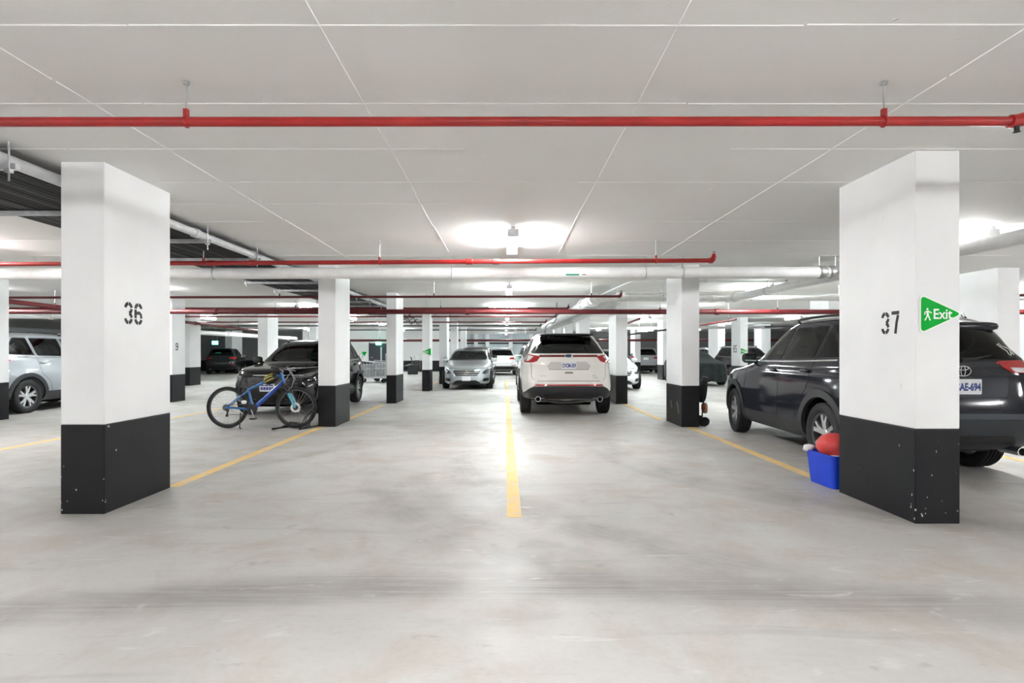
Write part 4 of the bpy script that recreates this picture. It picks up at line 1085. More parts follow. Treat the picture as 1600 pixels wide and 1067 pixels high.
# (b) dark grey suv on the right + silver twin on the left
RAV, bb = suv_spec(4.6, 1.86, 1.76, .36, 2.69, 1.14, 1.02, .40)
w = .93
for k_, dz_ in ((-4, .0), (-3, .10), (-2, .50), (-1, .25)):
    l_ = list(RAV['levels'][k_]); l_[2] += dz_; RAV['levels'][k_] = tuple(l_)
RAV['front'] = basic_front(w, 1.0); RAV['trim'] = GREYPL; RAV['arch'] = .085; RAV['sillh'] = .2; RAV['mirrormat'] = BLACKPL
RAV['rear'] = [('bumper_cladding', [(-w*1.2, .33), (w*1.2, .33), (w*1.2, .62), (w*.9, .64), (-w*.9, .64), (-w*1.2, .62)], mat('rear_cladding', (.020, .024, .030), .5), .010),
               ('bumper_bar', [(-w*1.1, .645), (w*1.1, .645), (w*1.06, .70), (-w*1.06, .70)], mat('rear_bar', (.045, .053, .065), .4, .2), .014),
               ('lower_vent', round_poly([(-w*.55, .40), (w*.55, .40), (w*.50, .48), (-w*.50, .48)], .02), BLACKPL, .016),
               ('2:reflector', [(w*.62, .655), (w*.93, .655), (w*.93, .69), (w*.62, .69)], TAILR, .018),
               ('2:tail_lamp', round_poly([(w*.36, 1.195), (w*.52, 1.10), (w*1.05, 1.08), (w*1.32, 1.15), (w*1.25, 1.23), (w*.40, 1.215)], .02), TAILR, .012),
               ('2:tail_lamp_lens', [(w*.55, 1.105), (w*1.02, 1.092), (w*1.02, 1.135), (w*.50, 1.15)], TAILW, .017),
               ('garnish_bar', [(-w*.42, 1.15), (w*.42, 1.15), (w*.40, 1.205), (-w*.40, 1.205)], mat('garnish', (.02, .024, .032), .2, .5, coat=1), .012),
               ('plate_recess', round_poly([(-w*.42, .86), (w*.42, .86), (w*.48, 1.06), (-w*.48, 1.06)], .04), mat('plate_recess_dark', (.02, .025, .032), .35, .3), .003)]
RAV['rear_gaps'] = [[(-w*.86, .735), (w*.86, .735)], [(-w*.62, 1.06), (w*.62, 1.06)]]
RAV['handles'] = [(-.08, 1.06), (-.95, 1.08)]; RAV['spoiler'] = (1.575, -1.82, w*.66, .055); RAV['spoiler_e'] = (6, 4); RAV['exhaust'] = [(.52, .33, .045)]; RAV['rplate'] = .965
DGREY = car_paint('paint_dark_grey', (.013, .0145, .021), .0, .09, 0); SILV = car_paint('paint_silver', (.36, .385, .41), .55, .32)
RAV['handlemat'] = None
RAV['rg'] = (1.235, 1.56); RAV['rgw'] = (w*.86, w*.66)
del RAV['handlemat']
ryaw = math.radians(-2.0)
t, b = car(RAV, 'suv', 'dark grey suv parked nose-in behind pillar 37, rear plate showing', 'car', DGREY, (4.62, 5.42+2.3, 0), PI+ryaw, plate_rear='SAE-694', steer=math.radians(-7))
# three-oval emblem
g = G(); P = b.rear(0, 1.12); y = P.y+.016
for rx, rz_, cz in ((.075, .050, 0), (.052, .019, .028), (.022, .048, 0)):
    g.tube([(rx*math.cos(a), y, 1.118+cz+rz_*math.sin(a)) for a in [2*PI*i/28 for i in range(28)]], .0055, 6, closed=True)
g.put('emblem', CHROME, t, smooth=60)
P = b.rear(.66, .865); text_mesh('badge_lettering', 'LE', .05, CHROME, t, frame_mtx((P.x, P.y+.008, .865), (-1, 0, 0), (0, 0, 1)), 1.3, .002)
# decal outline on the rear glass and the rear wiper
g = G()
def on_glass(u, z): 
    P = b.rear(u, z); return P+Vector((0, .009, .003))
dec = [(.50, 1.40), (.53, 1.41), (.55, 1.385), (.60, 1.37), (.645, 1.36), (.67, 1.335), (.64, 1.34), (.655, 1.30), (.63, 1.325), (.60, 1.29), (.58, 1.30), (.585, 1.335), (.54, 1.365), (.50, 1.40)]
g.tube([on_glass(u-.06, z-.02) for u, z in dec], .0035, 5).put('glass_decal', SIGNW, t)
g = G(); g.tube([on_glass(.0, 1.225)+Vector((0, .02, 0)), on_glass(.12, 1.235)+Vector((0, .03, 0)), on_glass(.30, 1.27)+Vector((0, .02, 0))], [.02, .012, .008], 8).put('rear_wiper', BLACKPL, t)

yaxle = 11.9
t, b = car(RAV, 'suv', 'silver suv parked nose-in on the far left beyond pillar 36', 'car', SILV, (-11.15, yaxle+1.34, 0), PI, plate_rear='')

# (c) black suv behind the bicycle
BLK, bb = suv_spec(4.5, 1.84, 1.63, .35, 2.66, 1.06, .97, .36)
w = .92
BLK['front'] = [('grille', round_poly([(-w*.60, .58), (w*.60, .58), (w*.78, .80), (-w*.78, .80)], .05), BLACKPL, .006),
                ('lower_intake', round_poly([(-w*.62, .30), (w*.62, .30), (w*.55, .44), (-w*.55, .44)], .03), BLACKPL, .008),
                ('chrome_strip', [(-w*.74, .835), (w*.74, .835), (w*.74, .853), (-w*.74, .853)], CHROME, .010),
                ('2:headlamp', round_poly([(w*.56, .80), (w*.80, .79), (w*1.22, .90), (w*1.18, .935), (w*.62, .845)], .015), HEADL, .010),
                ('2:fog_surround', round_poly([(w*.80, .50), (w*1.02, .45), (w*1.06, .66), (w*.84, .70)], .03), GREYPL, .010),
                ('2:fog_strip', [(w*.86, .60), (w*1.0, .635), (w*1.0, .655), (w*.86, .62)], CHROME, .014)]
BLK['rear'] = basic_rear(w, 1.06); BLK['fplate'] = .60; BLK['mirrormat'] = BLACKPL
BLACKP = car_paint('paint_black', (.002, .002, .0022), 0, .07, 0)
t, b = car(BLK, 'suv', 'black suv facing us behind the blue bicycle', 'car', BLACKP, (-4.74, 11.05+2.25, 0), 0, plate='')
P = b.front(0, .60)
g = G()
for i, (x0, x1, z0, z1) in enumerate(((-.13, -.06, .635, .66), (-.05, .02, .635, .66), (.03, .12, .635, .66), (-.13, -.085, .555, .615), (-.075, -.03, .555, .615), (-.02, .025, .555, .615), (.035, .08, .555, .615), (.09, .13, .555, .615))):
    g.box((x0, P.y-.0225, z0), (x1, P.y-.0200, z1))
g.put('plate_marks', PBLUE, t)
g = G()
for i in range(9):
    for k in range(3):
        u = -w*.60+w*1.2*i/8; P = b.front(u, .615+.065*k); g.blob((P.x, P.y-.006, P.z), (.035, .012, .018), (2, 2), 8, 6)
g.put('grille_studs', mat('stud', (.09, .09, .095), .3, .6), t, smooth=60)

# (d) sedans
def sedan_spec(L=4.88, Wd=1.85, H=1.46, r=.335, wb=2.87):
    f, q = L/2, -L/2; w = Wd/2
    lv = [(.19, f-.22, q+.55, w*.88, 4.4, 5), (.26, f-.05, q+.18, w*.96, 4.2, 5), (.40, f, q+.03, w*.99, 3.8, 5), (.55, f-.01, q, w, 3.6, 5), (.70, f-.07, q+.02, w*.995, 3.5, 5), (.80, f-.18, q+.05, w*.985, 3.5, 5),
          (.865, f-.50, q+.09, w*.97, 3.6, 5), (.93, f-1.0, q+.14, w*.955, 4, 5), (.98, f-1.38, q+.22, w*.94, 4.6, 5), (1.02, f-1.62, q+.62, w*.91, 5, 4.6), (1.10, f-1.80, q+.90, w*.86, 5, 4.4),
          (H-.13, f-2.24, q+1.42, w*.735, 4.6, 4.4), (H-.06, f-2.44, q+1.65, w*.68, 4.2, 4.2), (H-.02, f-2.7, q+1.95, w*.56, 4, 4), (H, f-3.0, q+2.3, w*.34, 3, 3)]
    b = Body(lv)
    sp = dict(levels=lv, W=Wd, r=r, axles=(wb/2+.10, -wb/2+.10), ws=(1.015, H-.075), wsw=(w*.84, w*.66), rg=(1.06, H-.1), rgw=(w*.72, w*.6), mirror=(f-1.80, .98), cladding=False, spoke='ten', rwin=GL_MID, rglass=GL_MID, cabin_rear=q+.75)
    sp['windows'] = windows_auto(b, 1.02, H-.11, [(-.22, -.25)], .14, .20, .01)
    sp['beltline'] = [(f-1.8, .995), (q+1.2, 1.005)]
    sp['doors'] = [[(f-1.6, .96), (f-1.5, .5), (f-1.45, .3)], [(-.24, H-.12), (-.22, .3)], [(-1.17, 1.0), (-.95, .75), (-.85, .4)]]
    sp['handles'] = [(.15, .84), (-.85, .85)]
    sp['front_gaps'] = [[(-w*.70, .76), (-w*.3, .735), (0, .73), (w*.3, .735), (w*.70, .76)]]
    sp['rear_gaps'] = [[(-w*.7, .96), (-w*.66, .66), (w*.66, .66), (w*.7, .96)]]
    sp['fplate'] = .40; sp['rplate'] = .78
    sp['front'] = [('grille', round_poly([(-w*.40, .50), (w*.40, .50), (w*.52, .64), (w*.47, .70), (-w*.47, .70), (-w*.52, .64)], .03), BLACKPL, .006),
                   ('grille_bar', [(-w*.46, .60), (w*.46, .60), (w*.47, .625), (-w*.47, .625)], CHROME, .016), ('grille_bar', [(-w*.47, .665), (w*.47, .665), (w*.46, .685), (-w*.46, .685)], CHROME, .014),
                   ('grille_bar', [(-w*.42, .535), (w*.42, .535), (w*.43, .555), (-w*.43, .555)], CHROME, .014),
                   ('2:headlamp', chaikin([(w*.60, .56), (w*.86, .555), (w*1.06, .63), (w*1.12, .76), (w*1.02, .755), (w*.66, .655)], 1), HEADL, .010),
                   ('2:headlamp_core', chaikin([(w*.70, .58), (w*.84, .58), (w*.90, .655), (w*.74, .64)], 1), mat('lamp_core', (.05, .055, .06), .1, .3, coat=1), .014),
                   ('2:side_intake', round_poly([(w*.62, .30), (w*.98, .31), (w*1.0, .42), (w*.66, .40)], .03), BLACKPL, .010),
                   ('lower_intake', round_poly([(-w*.54, .245), (w*.54, .245), (w*.36, .34), (-w*.36, .34)], .02), BLACKPL, .010),
                   ('splitter_strip', [(-w*.86, .222), (w*.86, .222), (w*.80, .24), (-w*.80, .24)], CHROME, .012)]
    sp['rear'] = basic_rear(w, .88)
    return sp, b
def star_emblem(t, b, z=.61, r=.085):
    P = b.front(0, z); y = P.y-.024; g = G()
    g.tube([(r*math.cos(a), y, z+r*math.sin(a)) for a in [2*PI*i/28 for i in range(28)]], .009, 6, closed=True)
    for k in range(3):
        a = PI/2+2*PI*k/3; n = Vector((math.cos(a+PI/2), 0, math.sin(a+PI/2)))*.016; tip = Vector((r*math.cos(a), y, z+r*math.sin(a))); c = Vector((0, y, z))
        g.add([c+n, c-n, tip, c+Vector((0, -.008, 0))], [(0, 3, 2), (3, 1, 2), (0, 2, 1)])
    g.put('emblem', CHROME, t, smooth=60)
SED, bb = sedan_spec()
D0 = 19.2; xc = gx(729.5, D0+.3)
SILV2 = car_paint('paint_silver_cool', (.47, .51, .525), .55, .3)
t, b = car(SED, 'sedan', 'silver sedan facing us with round star badge on its grille', 'car', SILV2, (xc, D0+2.44, 0), 0, plate='')
star_emblem(t, b)
WHITE2 = car_paint('paint_white', (.80, .81, .82), .02, .3)
t, b = car(SED, 'sedan', 'white sedan facing us half hidden by the pillar right of the white suv', 'car', WHITE2, (gx(1003, 19.5)-.90, 19.0+2.44, 0), 0, plate='')
star_emblem(t, b)
DKG2 = car_paint('paint_charcoal', (.018, .02, .023), 0, .1, 0)
# (e) other parked cars
HAT, bb = suv_spec(4.45, 1.82, 1.60, .335, 2.65, 1.03, .93, .34)
w = .91
HAT['front'] = basic_front(w, .93); HAT['rear'] = basic_rear(w, 1.03); HAT['arch'] = .04; HAT['rails'] = None; HAT['spoiler'] = (1.53, -1.92, w*.66, .03); HAT['exhaust'] = [(-.55, .31, .045)]
HAT2, bb = suv_spec(4.5, 1.84, 1.64, .345, 2.66, 1.05, .96, .34)
HAT2['front'] = basic_front(.92, .96); HAT2['rear'] = basic_rear(.92, 1.05); HAT2['spoiler'] = (1.57, -1.94, .6, .03)
car(HAT, 'hatchback', 'dark hatchback parked behind the right side of the silver sedan', 'car', DKG2, (gx(771, 24.9)-.86, 26.8, 0), 0)
car(HAT, 'hatchback', 'white hatchback seen from behind at the far end of the lane', 'car', WHITE2, (gx(783.5, 31.5), 31.5+2.2, 0), PI, plate_rear='')
car(HAT2, 'suv', 'pale silver suv whose left flank shows beside the white suv', 'car', car_paint('paint_pale_silver', (.60, .62, .635), .4, .3), (.42+.92, 18.6+2.25, 0), 0)
car(HAT2, 'suv', 'silver grey suv seen from behind, far right of the white sedan', 'car', car_paint('paint_mid_grey', (.30, .31, .33), .5, .3), (gx(1016, 34), 34+2.2, 0), PI-.12, plate_rear='')
car(HAT, 'hatchback', 'dark car parked by the far left wall beyond the broad pillar', 'car', DKG2, (gx(326, 33), 33+2.2, 0), PI+.30)
car(HAT, 'hatchback', 'white car roof showing over the covered car', 'car', WHITE2, (gx(1103, 36), 38.2, 0), 0)
car(HAT2, 'suv', 'pale car showing between the far right pillars behind the covered car', 'car', SILV2, (gx(1146, 31.2), 33.5, 0), 0)
car(HAT2, 'suv', 'dark car roof beyond the dark grey suv mirror', 'car', BLACKP, (gx(1200, 24.8), 27.0, 0), 0)

# covered car
COVER = painted('car_cover_cloth', (.012, .018, .020), .85, .2)
lv = [(.20, 2.2, -2.2, .92, 4, 4), (.40, 2.28, -2.3, .95, 4, 4), (.70, 2.28, -2.32, .95, 4, 4), (.88, 2.15, -2.25, .93, 4, 4), (.98, 1.5, -2.0, .90, 4, 4), (1.06, 1.0, -1.7, .84, 4, 4), (1.30, .3, -1.2, .68, 4, 4), (1.37, 0, -.9, .55, 3.5, 3.5), (1.41, -.3, -.5, .3, 3, 3)]
cb = Body(lv); V, Fc = cb.mesh(50, 26); rr = random.Random(5); ph = [rr.uniform(0, 6.3) for _ in range(6)]
V2 = []
for x, y_, z in V:
    a = math.atan2(y_/2.3, x/.95); k = max(0, (1.05-z))/.85
    q = .035*k*(math.sin(14*a+ph[0])+.6*math.sin(23*a+ph[1]))+.012*math.sin(31*a+3*z+ph[2])*k
    V2.append((x*.86*(1+q), y_*(1+q*.5), z-.05*k*(.5+.5*math.sin(9*a+ph[3]))))
t = thing('covered_car', 'car under a dark green-black fabric cover left of the dark grey suv', 'car', (8.02, 23.6, 0), 0)
mk('fabric_cover', V2, Fc, COVER, t, True)
for s in (1.35, -1.3):
    for sg in (-1, 1): wheel(t, sg*.66, s, .32, sg, 'ten')

# ------------------------------------------------------------------ bicycle
BLUE = car_paint('bike_blue', (.004, .12, .36), .1, .35, .5); BLUE2 = car_paint('bike_deep_blue', (.004, .045, .30), .1, .35, .5); TEAL = car_paint('bike_teal', (.02, .26, .36), .1, .35, .5)
yb = 9.55; sc = FPX/yb
xr0 = gx(355.4, yb)
bk = thing('bicycle', 'blue mountain bicycle standing beside the second left pillar', 'bicycle', (xr0, yb, 0))
R = .358; WB = gx(463, yb)-xr0
def bwheel(x, disc):
    o = G().lathe([(-.024, R-.05), (-.029, R-.03), (-.024, R-.008), (0, R), (.024, R-.008), (.029, R-.03), (.024, R-.05)], 56, 'y', closed=True).put('wheel', RUBBER, bk, smooth=50)
    o.location = (x, 0, R)
    G().lathe([(-.013, R-.052), (-.013, R-.066), (0, R-.072), (.013, R-.066), (.013, R-.052)], 48, 'y', closed=True).put('rim', DARKALLOY, o, smooth=40)
    G().lathe([(-.05, .012), (-.03, .022), (.03, .022), (.05, .012)], 14, 'y').put('hub', BLACKPL, o, smooth=40)
    g = G()
    for k in range(28):
        a = 2*PI*k/28; a2 = a+(.5 if k % 2 else -.5); sy = .028 if k % 4 < 2 else -.028
        g.tube([(.02*math.cos(a2), sy, .02*math.sin(a2)), ((R-.066)*math.cos(a), 0, (R-.066)*math.sin(a))], .0016, 4)
    g.put('spokes', CHROME, o)
    G().lathe([(-.038, .05), (-.038, disc), (-.034, disc), (-.034, .05)], 28, 'y').put('brake_disc', CHROME, o, smooth=40)
bwheel(0, .08); bwheel(WB, .085)
A0 = Vector((0, 0, R)); BBk = Vector((.44, 0, .325)); ST = Vector((.365, 0, .66)); HT = Vector((.935, 0, .935)); HB = Vector((.975, 0, .775)); FA = Vector((WB, 0, R))
g = G(); g.tube([BBk, ST+(ST-BBk).normalized()*.03], .021, 12); g.tube([ST, (ST+HT)/2+Vector((0, 0, .0)), HT-Vector((0, 0, .02))], [.021, .024, .023], 12)
g.tube([HT+Vector((-.008, 0, .02)), HB], .027, 12)
for sy in (-.06, .06):
    g.tube([BBk+Vector((-.02, sy*.6, 0)), A0+Vector((0, sy, 0))], .012, 8); g.tube([ST+Vector((0, sy*.4, -.02)), (ST+A0)/2+Vector((0, sy*.9, .0)), A0+Vector((0, sy, 0))], .010, 8)
g.put('frame', BLUE, bk, smooth=50)
G().tube([BBk+Vector((.02, 0, .02)), HB+Vector((0, 0, .03))], [.036, .033], 12).put('down_tube', BLUE2, bk, smooth=50)
g = G()
for sy in (-.055, .055):
    g.tube([HB+Vector((.01, sy, -.04)), HB+(FA-HB)*.48+Vector((0, sy, 0))], .015, 10)
g.tube([HB+Vector((.01, -.065, -.035)), HB+Vector((.01, .065, -.035))], .024, 10); g.tube([HB, HB+Vector((.008, 0, -.04))], .022, 10)
g.put('fork_stanchions', BLACKPL, bk, smooth=50)
g = G()
for sy in (-.055, .055): g.tube([HB+(FA-HB)*.42+Vector((0, sy, 0)), FA+Vector((0, sy, 0))], [.021, .017], 10)
g.put('fork_lowers', TEAL, bk, smooth=50)
G().tube([ST, ST+Vector((-.045, 0, .22))], .014, 10).put('seat_post', BLACKPL, bk, smooth=50)
G().blob((ST.x-.05, 0, ST.z+.245), (.125, .062, .024), (2.2, 2.4), 24, 8, lambda p: Vector((p.x, p.y*(1 if p.x < 0 else 1-.65*(p.x/.125)), p.z+.012*(p.x/.125)**2))).put('saddle', BLACKPL, bk, smooth=60)
g = G(); g.tube([HT+Vector((-.008, 0, .02)), HT+Vector((-.02, 0, .07)), HT+Vector((.05, 0, .095))], .018, 10)
g.tube([HT+Vector((-.02, -.33, .115)), HT+Vector((.03, -.15, .10)), HT+Vector((.05, 0, .095)), HT+Vector((.03, .15, .10)), HT+Vector((-.02, .33, .115))], .013, 8)
g.put('handlebar', BLACKPL, bk, smooth=50)
for sy in (-1, 1):
    G().tube([HT+Vector((-.02, sy*.21, .107)), HT+Vector((-.025, sy*.345, .116))], .018, 8).put('grip', RUBBER, bk, smooth=50)
    G().tube([HT+Vector((.03, sy*.17, .095)), HT+Vector((.10, sy*.2, .06)), HT+Vector((.13, sy*.27, .04))], .008, 6).put('brake_lever', GALV, bk, smooth=50)
g = G()
for q in (.0, .02): g.tube([HT+Vector((.06, -.1, .09)), HT+Vector((.17+q, -.08, .06)), HT+Vector((.23+q, -.05, -.08)), HT+Vector((.19, -.04, -.22)), HB+(FA-HB)*.3+Vector((.02, -.05, 0))], .005, 6)
g.tube([HT+Vector((.05, .1, .09)), HT+Vector((.13, .06, .02)), HT+Vector((.06, .03, -.10)), HB+Vector((-.04, .03, .02))], .005, 6)
g.put('brake_cable', GALV, bk, smooth=50)
G().lathe([(-.05, .02), (-.05, .088), (-.044, .092), (-.040, .088), (-.040, .02)], 30, 'y', tuple(BBk)).put('chainring', BLACKPL, bk, smooth=40)
G().lathe([(-.06, .03), (-.055, .055), (.055, .055), (.06, .03)], 20, 'y', tuple(BBk)).put('crank_housing', BLACKPL, bk, smooth=40)
for sy, dx, dz in ((-1, .06, -.15), (1, -.06, .15)):
    c = G().tube([BBk+Vector((0, sy*.065, 0)), BBk+Vector((dx, sy*.085, dz))], .013, 8).put('crank_arm', GALV, bk, smooth=40)
    pc = BBk+Vector((dx, sy*.125, dz)); G().box(pc-Vector((.05, .045, .012)), pc+Vector((.05, .045, .012)), .006).put('pedal', BLACKPL, bk)
g = G(); g.tube([BBk+Vector((0, -.045, .09)), A0+Vector((0, -.045, .045))], .005, 6); g.tube([BBk+Vector((0, -.045, -.09)), A0+Vector((.02, -.045, -.12))], .005, 6)
g.put('chain', DARKALLOY, bk)
g = G()
for i, r_ in enumerate((.055, .048, .04, .032)): g.lathe([(-.06+.008*i, .012), (-.06+.008*i, r_), (-.056+.008*i, r_), (-.056+.008*i, .012)], 20, 'y', (0, 0, R))
g.put('cassette', DARKALLOY, bk)
g = G(); g.tube([A0+Vector((.0, -.06, -.02)), A0+Vector((.03, -.055, -.07)), A0+Vector((.015, -.05, -.13))], [.012, .016, .012], 8); g.lathe([(-.055, .001), (-.055, .024), (-.04, .024), (-.04, .001)], 12, 'y', tuple(A0+Vector((.015, 0, -.135))))
g.put('rear_derailleur', BLACKPL, bk, smooth=40)
G().tube([Vector((.26, -.07, .27)), Vector((.285, -.16, .03)), Vector((.31, -.17, .012))], [.011, .010, .012], 8).put('kickstand', BLACKPL, bk, smooth=40)
G().blob((.30, -.03, .45), (.045, .02, .03), (3, 3), 12, 8).put('frame_badge', SIGNW, bk, smooth=60)
G().tube([ST+Vector((-.03, -.02, .12)), ST+Vector((-.09, -.03, .20)), ST+Vector((-.14, -.03, .10)), ST+Vector((-.15, -.03, -.02))], .016, 8).put('lock_cable', GREYPL, bk, smooth=40)

# helmet hanging at the bars
hm = thing('helmet', 'black and yellow bicycle helmet hanging from the handlebar', 'helmet', (xr0+.80, yb-.10, .845), 0)
def hf(p): return Vector((p.x, p.y, p.z if p.z > 0 else p.z*.45))
sh = G().blob((0, 0, 0), (.125, .085, .10), (2.2, 2.2), 28, 14, hf).put('helmet_shell', BLACKPL, hm, smooth=60)
sh.rotation_euler = (math.radians(65), math.radians(-25), 0)
YELP = painted('helmet_yellow', (.75, .62, .03), .35)
for i, a in enumerate((-.6, .0, .6)):
    g = G(); pts = []
    for k in range(9):
        u = -.9+1.5*k/8; q = math.cos(u)
        pts.append(Vector((.128*math.sin(u), .087*q*math.sin(a), .103*q*math.cos(a))))
    g.tube(pts, .0065, 6).put('helmet_stripe', YELP, hm, smooth=60).rotation_euler = sh.rotation_euler
g = G()
for sy in (-.05, .05): g.tube([(-.05, sy, .02), (0.02, sy*.6, .13), (.11, sy*.3, .17)], .006, 5)
g.put('helmet_strap', BLACKPL, hm)

# floor stand under the front wheel
st = thing('bicycle_stand', 'black tubular floor stand holding the bicycle front wheel', 'bicycle stand', (xr0+WB, yb, 0))
g = G()
for sx in (-.24, .22):
    g = G(); g.tube([(sx-.08, -.20, .014), (sx+.08, .20, .014)], .013, 8); g.put('foot_bar', BLACKPL, st, smooth=40)
    for sy in (-1, 1): G().blob((sx+sy*.08, sy*.2, .016), (.024, .024, .016), (2.4, 2.4), 12, 8).put('rubber_foot', RUBBER, st, smooth=60)
for sy in (-.055, .055):
    G().tube([(-.24, sy, .02), (-.18, sy, .055), (0, sy, .045), (.17, sy, .05), (.22, sy, .02)], .010, 8).put('cradle_rail', BLACKPL, st, smooth=40)
    G().tube([(.10, sy, .04), (.17, sy, .20), (.30, sy, .36), (.335, sy*.8, .39), (.335, sy*.6, .34), (.23, sy, .14), (.20, sy, .03)], .009, 8).put('wheel_loop', BLACKPL, st, smooth=40)
    G().tube([(-.17, sy, .05), (-.13, sy, .10), (.02, sy, .085), (.12, sy, .06)], .009, 8).put('wheel_loop', BLACKPL, st, smooth=40)

# ------------------------------------------------------------------ blue bin, ball, bags
BINB = painted('bin_blue', (.002, .045, .55), .5, .05)
bn = thing('storage_bin', 'open bright blue plastic bin on the floor beside pillar 37', 'bin', (3.255, 5.445, 0), math.radians(3))
def rr_ring(hx, hy, z, rad=.04): return [(x, y_, z) for x, y_ in round_poly([(-hx, -hy), (hx, -hy), (hx, hy), (-hx, hy)], rad, 5)]
rings = [rr_ring(.150, .185, .002), rr_ring(.152, .188, .004), rr_ring(.175, .22, .30), rr_ring(.186, .231, .302), rr_ring(.186, .231, .322), rr_ring(.172, .217, .322), rr_ring(.168, .212, .29), rr_ring(.146, .181, .012)]
n = len(rings[0]); v = [p for r_ in rings for p in r_]; f = []
for i in range(len(rings)-1):
    for k in range(n): f.append((i*n+k, i*n+(k+1) % n, (i+1)*n+(k+1) % n, (i+1)*n+k))
f.append(tuple(range(n-1, -1, -1))); f.append(tuple((len(rings)-1)*n+k for k in range(n)))
g = G(); g.add(v, f); g.put('tub', BINB, bn, smooth=40)
for sy in (-1, 1): G().tube([(-.05, sy*.228, .285), (-.04, sy*.245, .275), (.04, sy*.245, .275), (.05, sy*.228, .285)], .008, 6).put('carry_handle', BINB, bn)
ball = tag(G().blob((0, 0, 0), (.158, .158, .125), (2, 2.05), 36, 20).put('ball', painted('ball_red', (.56, .045, .04), .45, .06), smooth='all'), 'red rubber ball lying in the blue bin', 'ball')
ball.location = (3.235, 5.44, .385)
BAG = mat('bag_white', (.80, .80, .82), .35)
def crumple(name, label, loc, rad, seed):
    q = random.Random(seed); ph = [(q.uniform(3, 9), q.uniform(3, 9), q.uniform(3, 9), q.uniform(0, 6)) for _ in range(7)]
    def fn(p):
        k = sum(math.sin(a*p.x*9+b_*p.y*9+c*p.z*9+d_) for a, b_, c, d_ in ph)/7
        return p*(1+.75*k)
    o = G().blob((0, 0, 0), rad, (2.2, 2.2), 30, 18, fn).put(name, BAG, smooth='all'); o.location = loc
    return tag(o, label, 'bag')
crumple('plastic_bag', 'crumpled white plastic bag under the ball in the blue bin', (3.25, 5.38, .262), (.115, .13, .062), 2)
g = G(); pts = []
o = crumple('plastic_bag', 'white plastic bag spilling over the left corner of the blue bin', (3.09, 5.635, .335), (.055, .05, .032), 9)

# ------------------------------------------------------------------ folded stroller behind the second right pillar
so = thing('stroller', 'folded black stroller leaning behind the right second-row pillar', 'stroller', (3.53, 9.98, 0))
g = G()
for sy in (-.13, .13): g.tube([(-.03, sy, .08), (.0, sy, .45), (.06, sy, .80), (.085, sy, .86)], .013, 8)
g.tube([(.085, -.13, .86), (.085, .13, .86)], .013, 8); g.put('push_frame', BLACKPL, so, smooth=40)
G().blob((.03, 0, .62), (.055, .15, .22), (3, 3), 18, 10, lambda p: Vector((p.x+p.z*.12, p.y, p.z))).put('folded_seat', painted('stroller_cloth', (.015, .016, .018), .8), so, smooth=60)
G().blob((.055, -.05, .31), (.035, .09, .10), (3, 3), 14, 8).put('storage_pocket', painted('pocket_tan', (.55, .42, .28), .7), so, smooth=60)
G().blob((.01, -.10, .33), (.03, .05, .07), (3, 3), 14, 8).put('side_pouch', painted('pouch_red', (.40, .05, .04), .7), so, smooth=60)
for sx, sy in ((-.03, -.15), (-.03, .15), (.02, -.15), (.02, .15)):
    G().lathe([(-.02, .03), (-.022, .07), (-.014, .08), (.014, .08), (.022, .07), (.02, .03)], 20, 'y', (sx, sy, .08)).put('wheel', RUBBER, so, smooth=40)

# ------------------------------------------------------------------ metal carts
def cart(label, x, y, rz, h):
    t = thing('metal_cart', label, 'cart', (x, y, 0), rz, 'galvanised carts')
    for sx in (-.55, .55):
        for sy in (-.32, .32): G().tube([(sx, sy, .22), (sx, sy, h)], .022, 8).put('upright', GALV, t, smooth=40)
        G().tube([(sx, -.32, h), (sx, .32, h)], .022, 8).put('top_rail', GALV, t, smooth=40)
    for sy in (-.32, .32):
        G().tube([(-.55, sy, .95), (.55, sy, .85)], .02, 8).put('side_rail', GALV, t, smooth=40)
        G().tube([(-.55, sy, .6), (.55, sy, .6)], .015, 8).put('side_rail', GALV, t, smooth=40)
    G().box((-.6, -.36, .2), (.6, .36, .26), .01).put('platform', GALV, t)
    for k in range(9):
        x_ = -.5+1.0*k/8; G().tube([(x_, -.33, .26), (x_, -.33, .88)], .009, 6).put('mesh_bar', GALV, t)
    G().box((-.5, -.3, .27), (.0, .3, .8), .01).put('grey_panel', mat('cart_panel', (.30, .32, .33), .6), t)
    for sx in (-.45, .45):
        for sy in (-.3, .3): G().lathe([(-.025, .03), (-.025, .1), (.025, .1), (.025, .03)], 16, 'y', (sx, sy, .1)).put('caster', RUBBER, t, smooth=40)
    return t
cart('galvanised metal cart with tall end frame behind the black suv', gx(584, 24), 24.0, .1, 1.25)
cart('low galvanised cart partly hidden by the pillar right of the black suv', gx(603, 25.2), 25.4, .35, .85)
DOORM = mat('door_dark', (.035, .035, .05), .45)
d = struct(G().box((-9.40, 38.44, 0), (-8.24, 38.5, 1.95), .008).put('door_1', DOORM)); 
G().box((-8.64, 38.42, .75), (-8.54, 38.445, 1.7)).put('door_glass', mat('door_glass', (.5, .6, .62), .15), d)
G().box((-9.28, 38.39, .95), (-9.16, 38.445, .99)).put('door_handle', CHROME, d)
G().box((-9.46, 38.46, 0), (-9.38, 38.52, 2.0)).put('door_frame', GREYPL, d); G().box((-8.24, 38.46, 0), (-8.16, 38.52, 2.0)).put('door_frame', GREYPL, d)
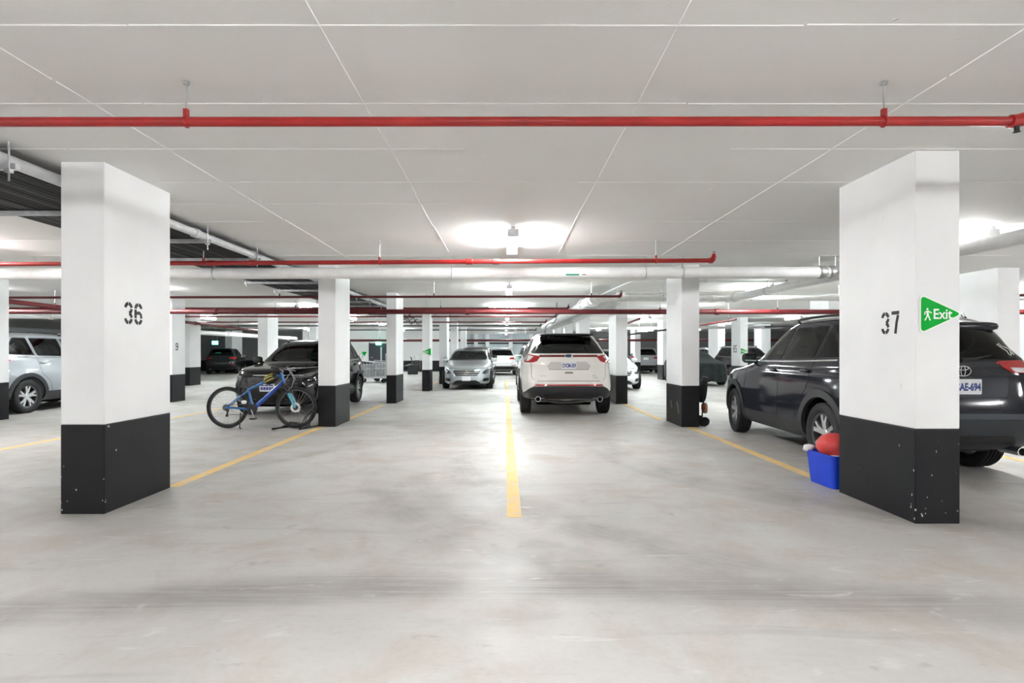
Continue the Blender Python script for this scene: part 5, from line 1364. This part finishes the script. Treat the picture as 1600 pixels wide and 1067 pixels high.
# white wall cabinet on the far left pillar
t = thing('wall_cabinet', 'white electrical cabinet mounted by the distant left pillar', 'cabinet', (gx(366, 35.8), 35.9, .35), 0)
G().box((-.2, -.15, 0), (.2, .1, 1.2), .01).put('casing', PW, t); G().box((.0, -.17, .1), (.06, -.15, 1.1)).put('cable_channel', GALV, t); G().box((-.18, -.165, .03), (-.02, -.15, 1.17)).put('cabinet_door', PW, t)
# stored machines by the far white wall
t = thing('motor_scooter', 'dark scooter parked by the far white wall left of the arrow pillar', 'scooter', (gx(632, 34), 34.0, 0), .2)
G().blob((0, 0, .5), (.55, .18, .17), (2.6, 2.6), 24, 10, lambda p: Vector((p.x, p.y, p.z-.15*math.cos(p.x*4)))).put('scooter_body', BLACKPL, t, smooth=60)
G().blob((-.2, 0, .75), (.3, .13, .06), (2.4, 2.4), 18, 8).put('seat', RUBBER, t, smooth=60)
G().tube([(.5, 0, .4), (.42, 0, .95), (.36, 0, 1.02)], .035, 8).put('steering_column', GREYPL, t); G().tube([(.36, -.28, 1.02), (.38, .28, 1.02)], .02, 8).put('handlebar', BLACKPL, t)
for sx in (-.45, .58): G().lathe([(-.05, .14), (-.055, .22), (0, .26), (.055, .22), (.05, .14)], 22, 'y', (sx, 0, .26), True).put('wheel', RUBBER, t, smooth=50)
t = thing('plastic_crate', 'dark crate standing right of the scooter by the far wall', 'crate', (gx(645, 33.5), 33.5, 0), .15)
G().box((-.3, -.25, 0), (.3, .25, .55), .02).put('crate_body', GREYPL, t); G().box((-.32, -.27, .5), (.32, .27, .56), .01).put('crate_rim', BLACKPL, t)
t = thing('hand_truck', 'upright hand truck with dark load beside the arrow pillar, far back', 'hand truck', (gx(652, 37), 37, 0), 0)
for sx in (-.18, .18): G().tube([(sx, 0, .1), (sx, .1, 1.15)], .02, 8).put('side_tube', GALV, t)
G().tube([(-.18, .1, 1.15), (.18, .1, 1.15)], .02, 8).put('top_handle', GALV, t); G().box((-.2, -.3, .02), (.2, 0, .05)).put('toe_plate', GALV, t)
G().box((-.19, -.28, .051), (.19, -.02, .8), .03).put('dark_load', BLACKPL, t)
for sx in (-.23, .23): G().lathe([(-.03, .03), (-.03, .12), (.03, .12), (.03, .03)], 16, 'x', (sx, .08, .12)).put('wheel', RUBBER, t, smooth=40)
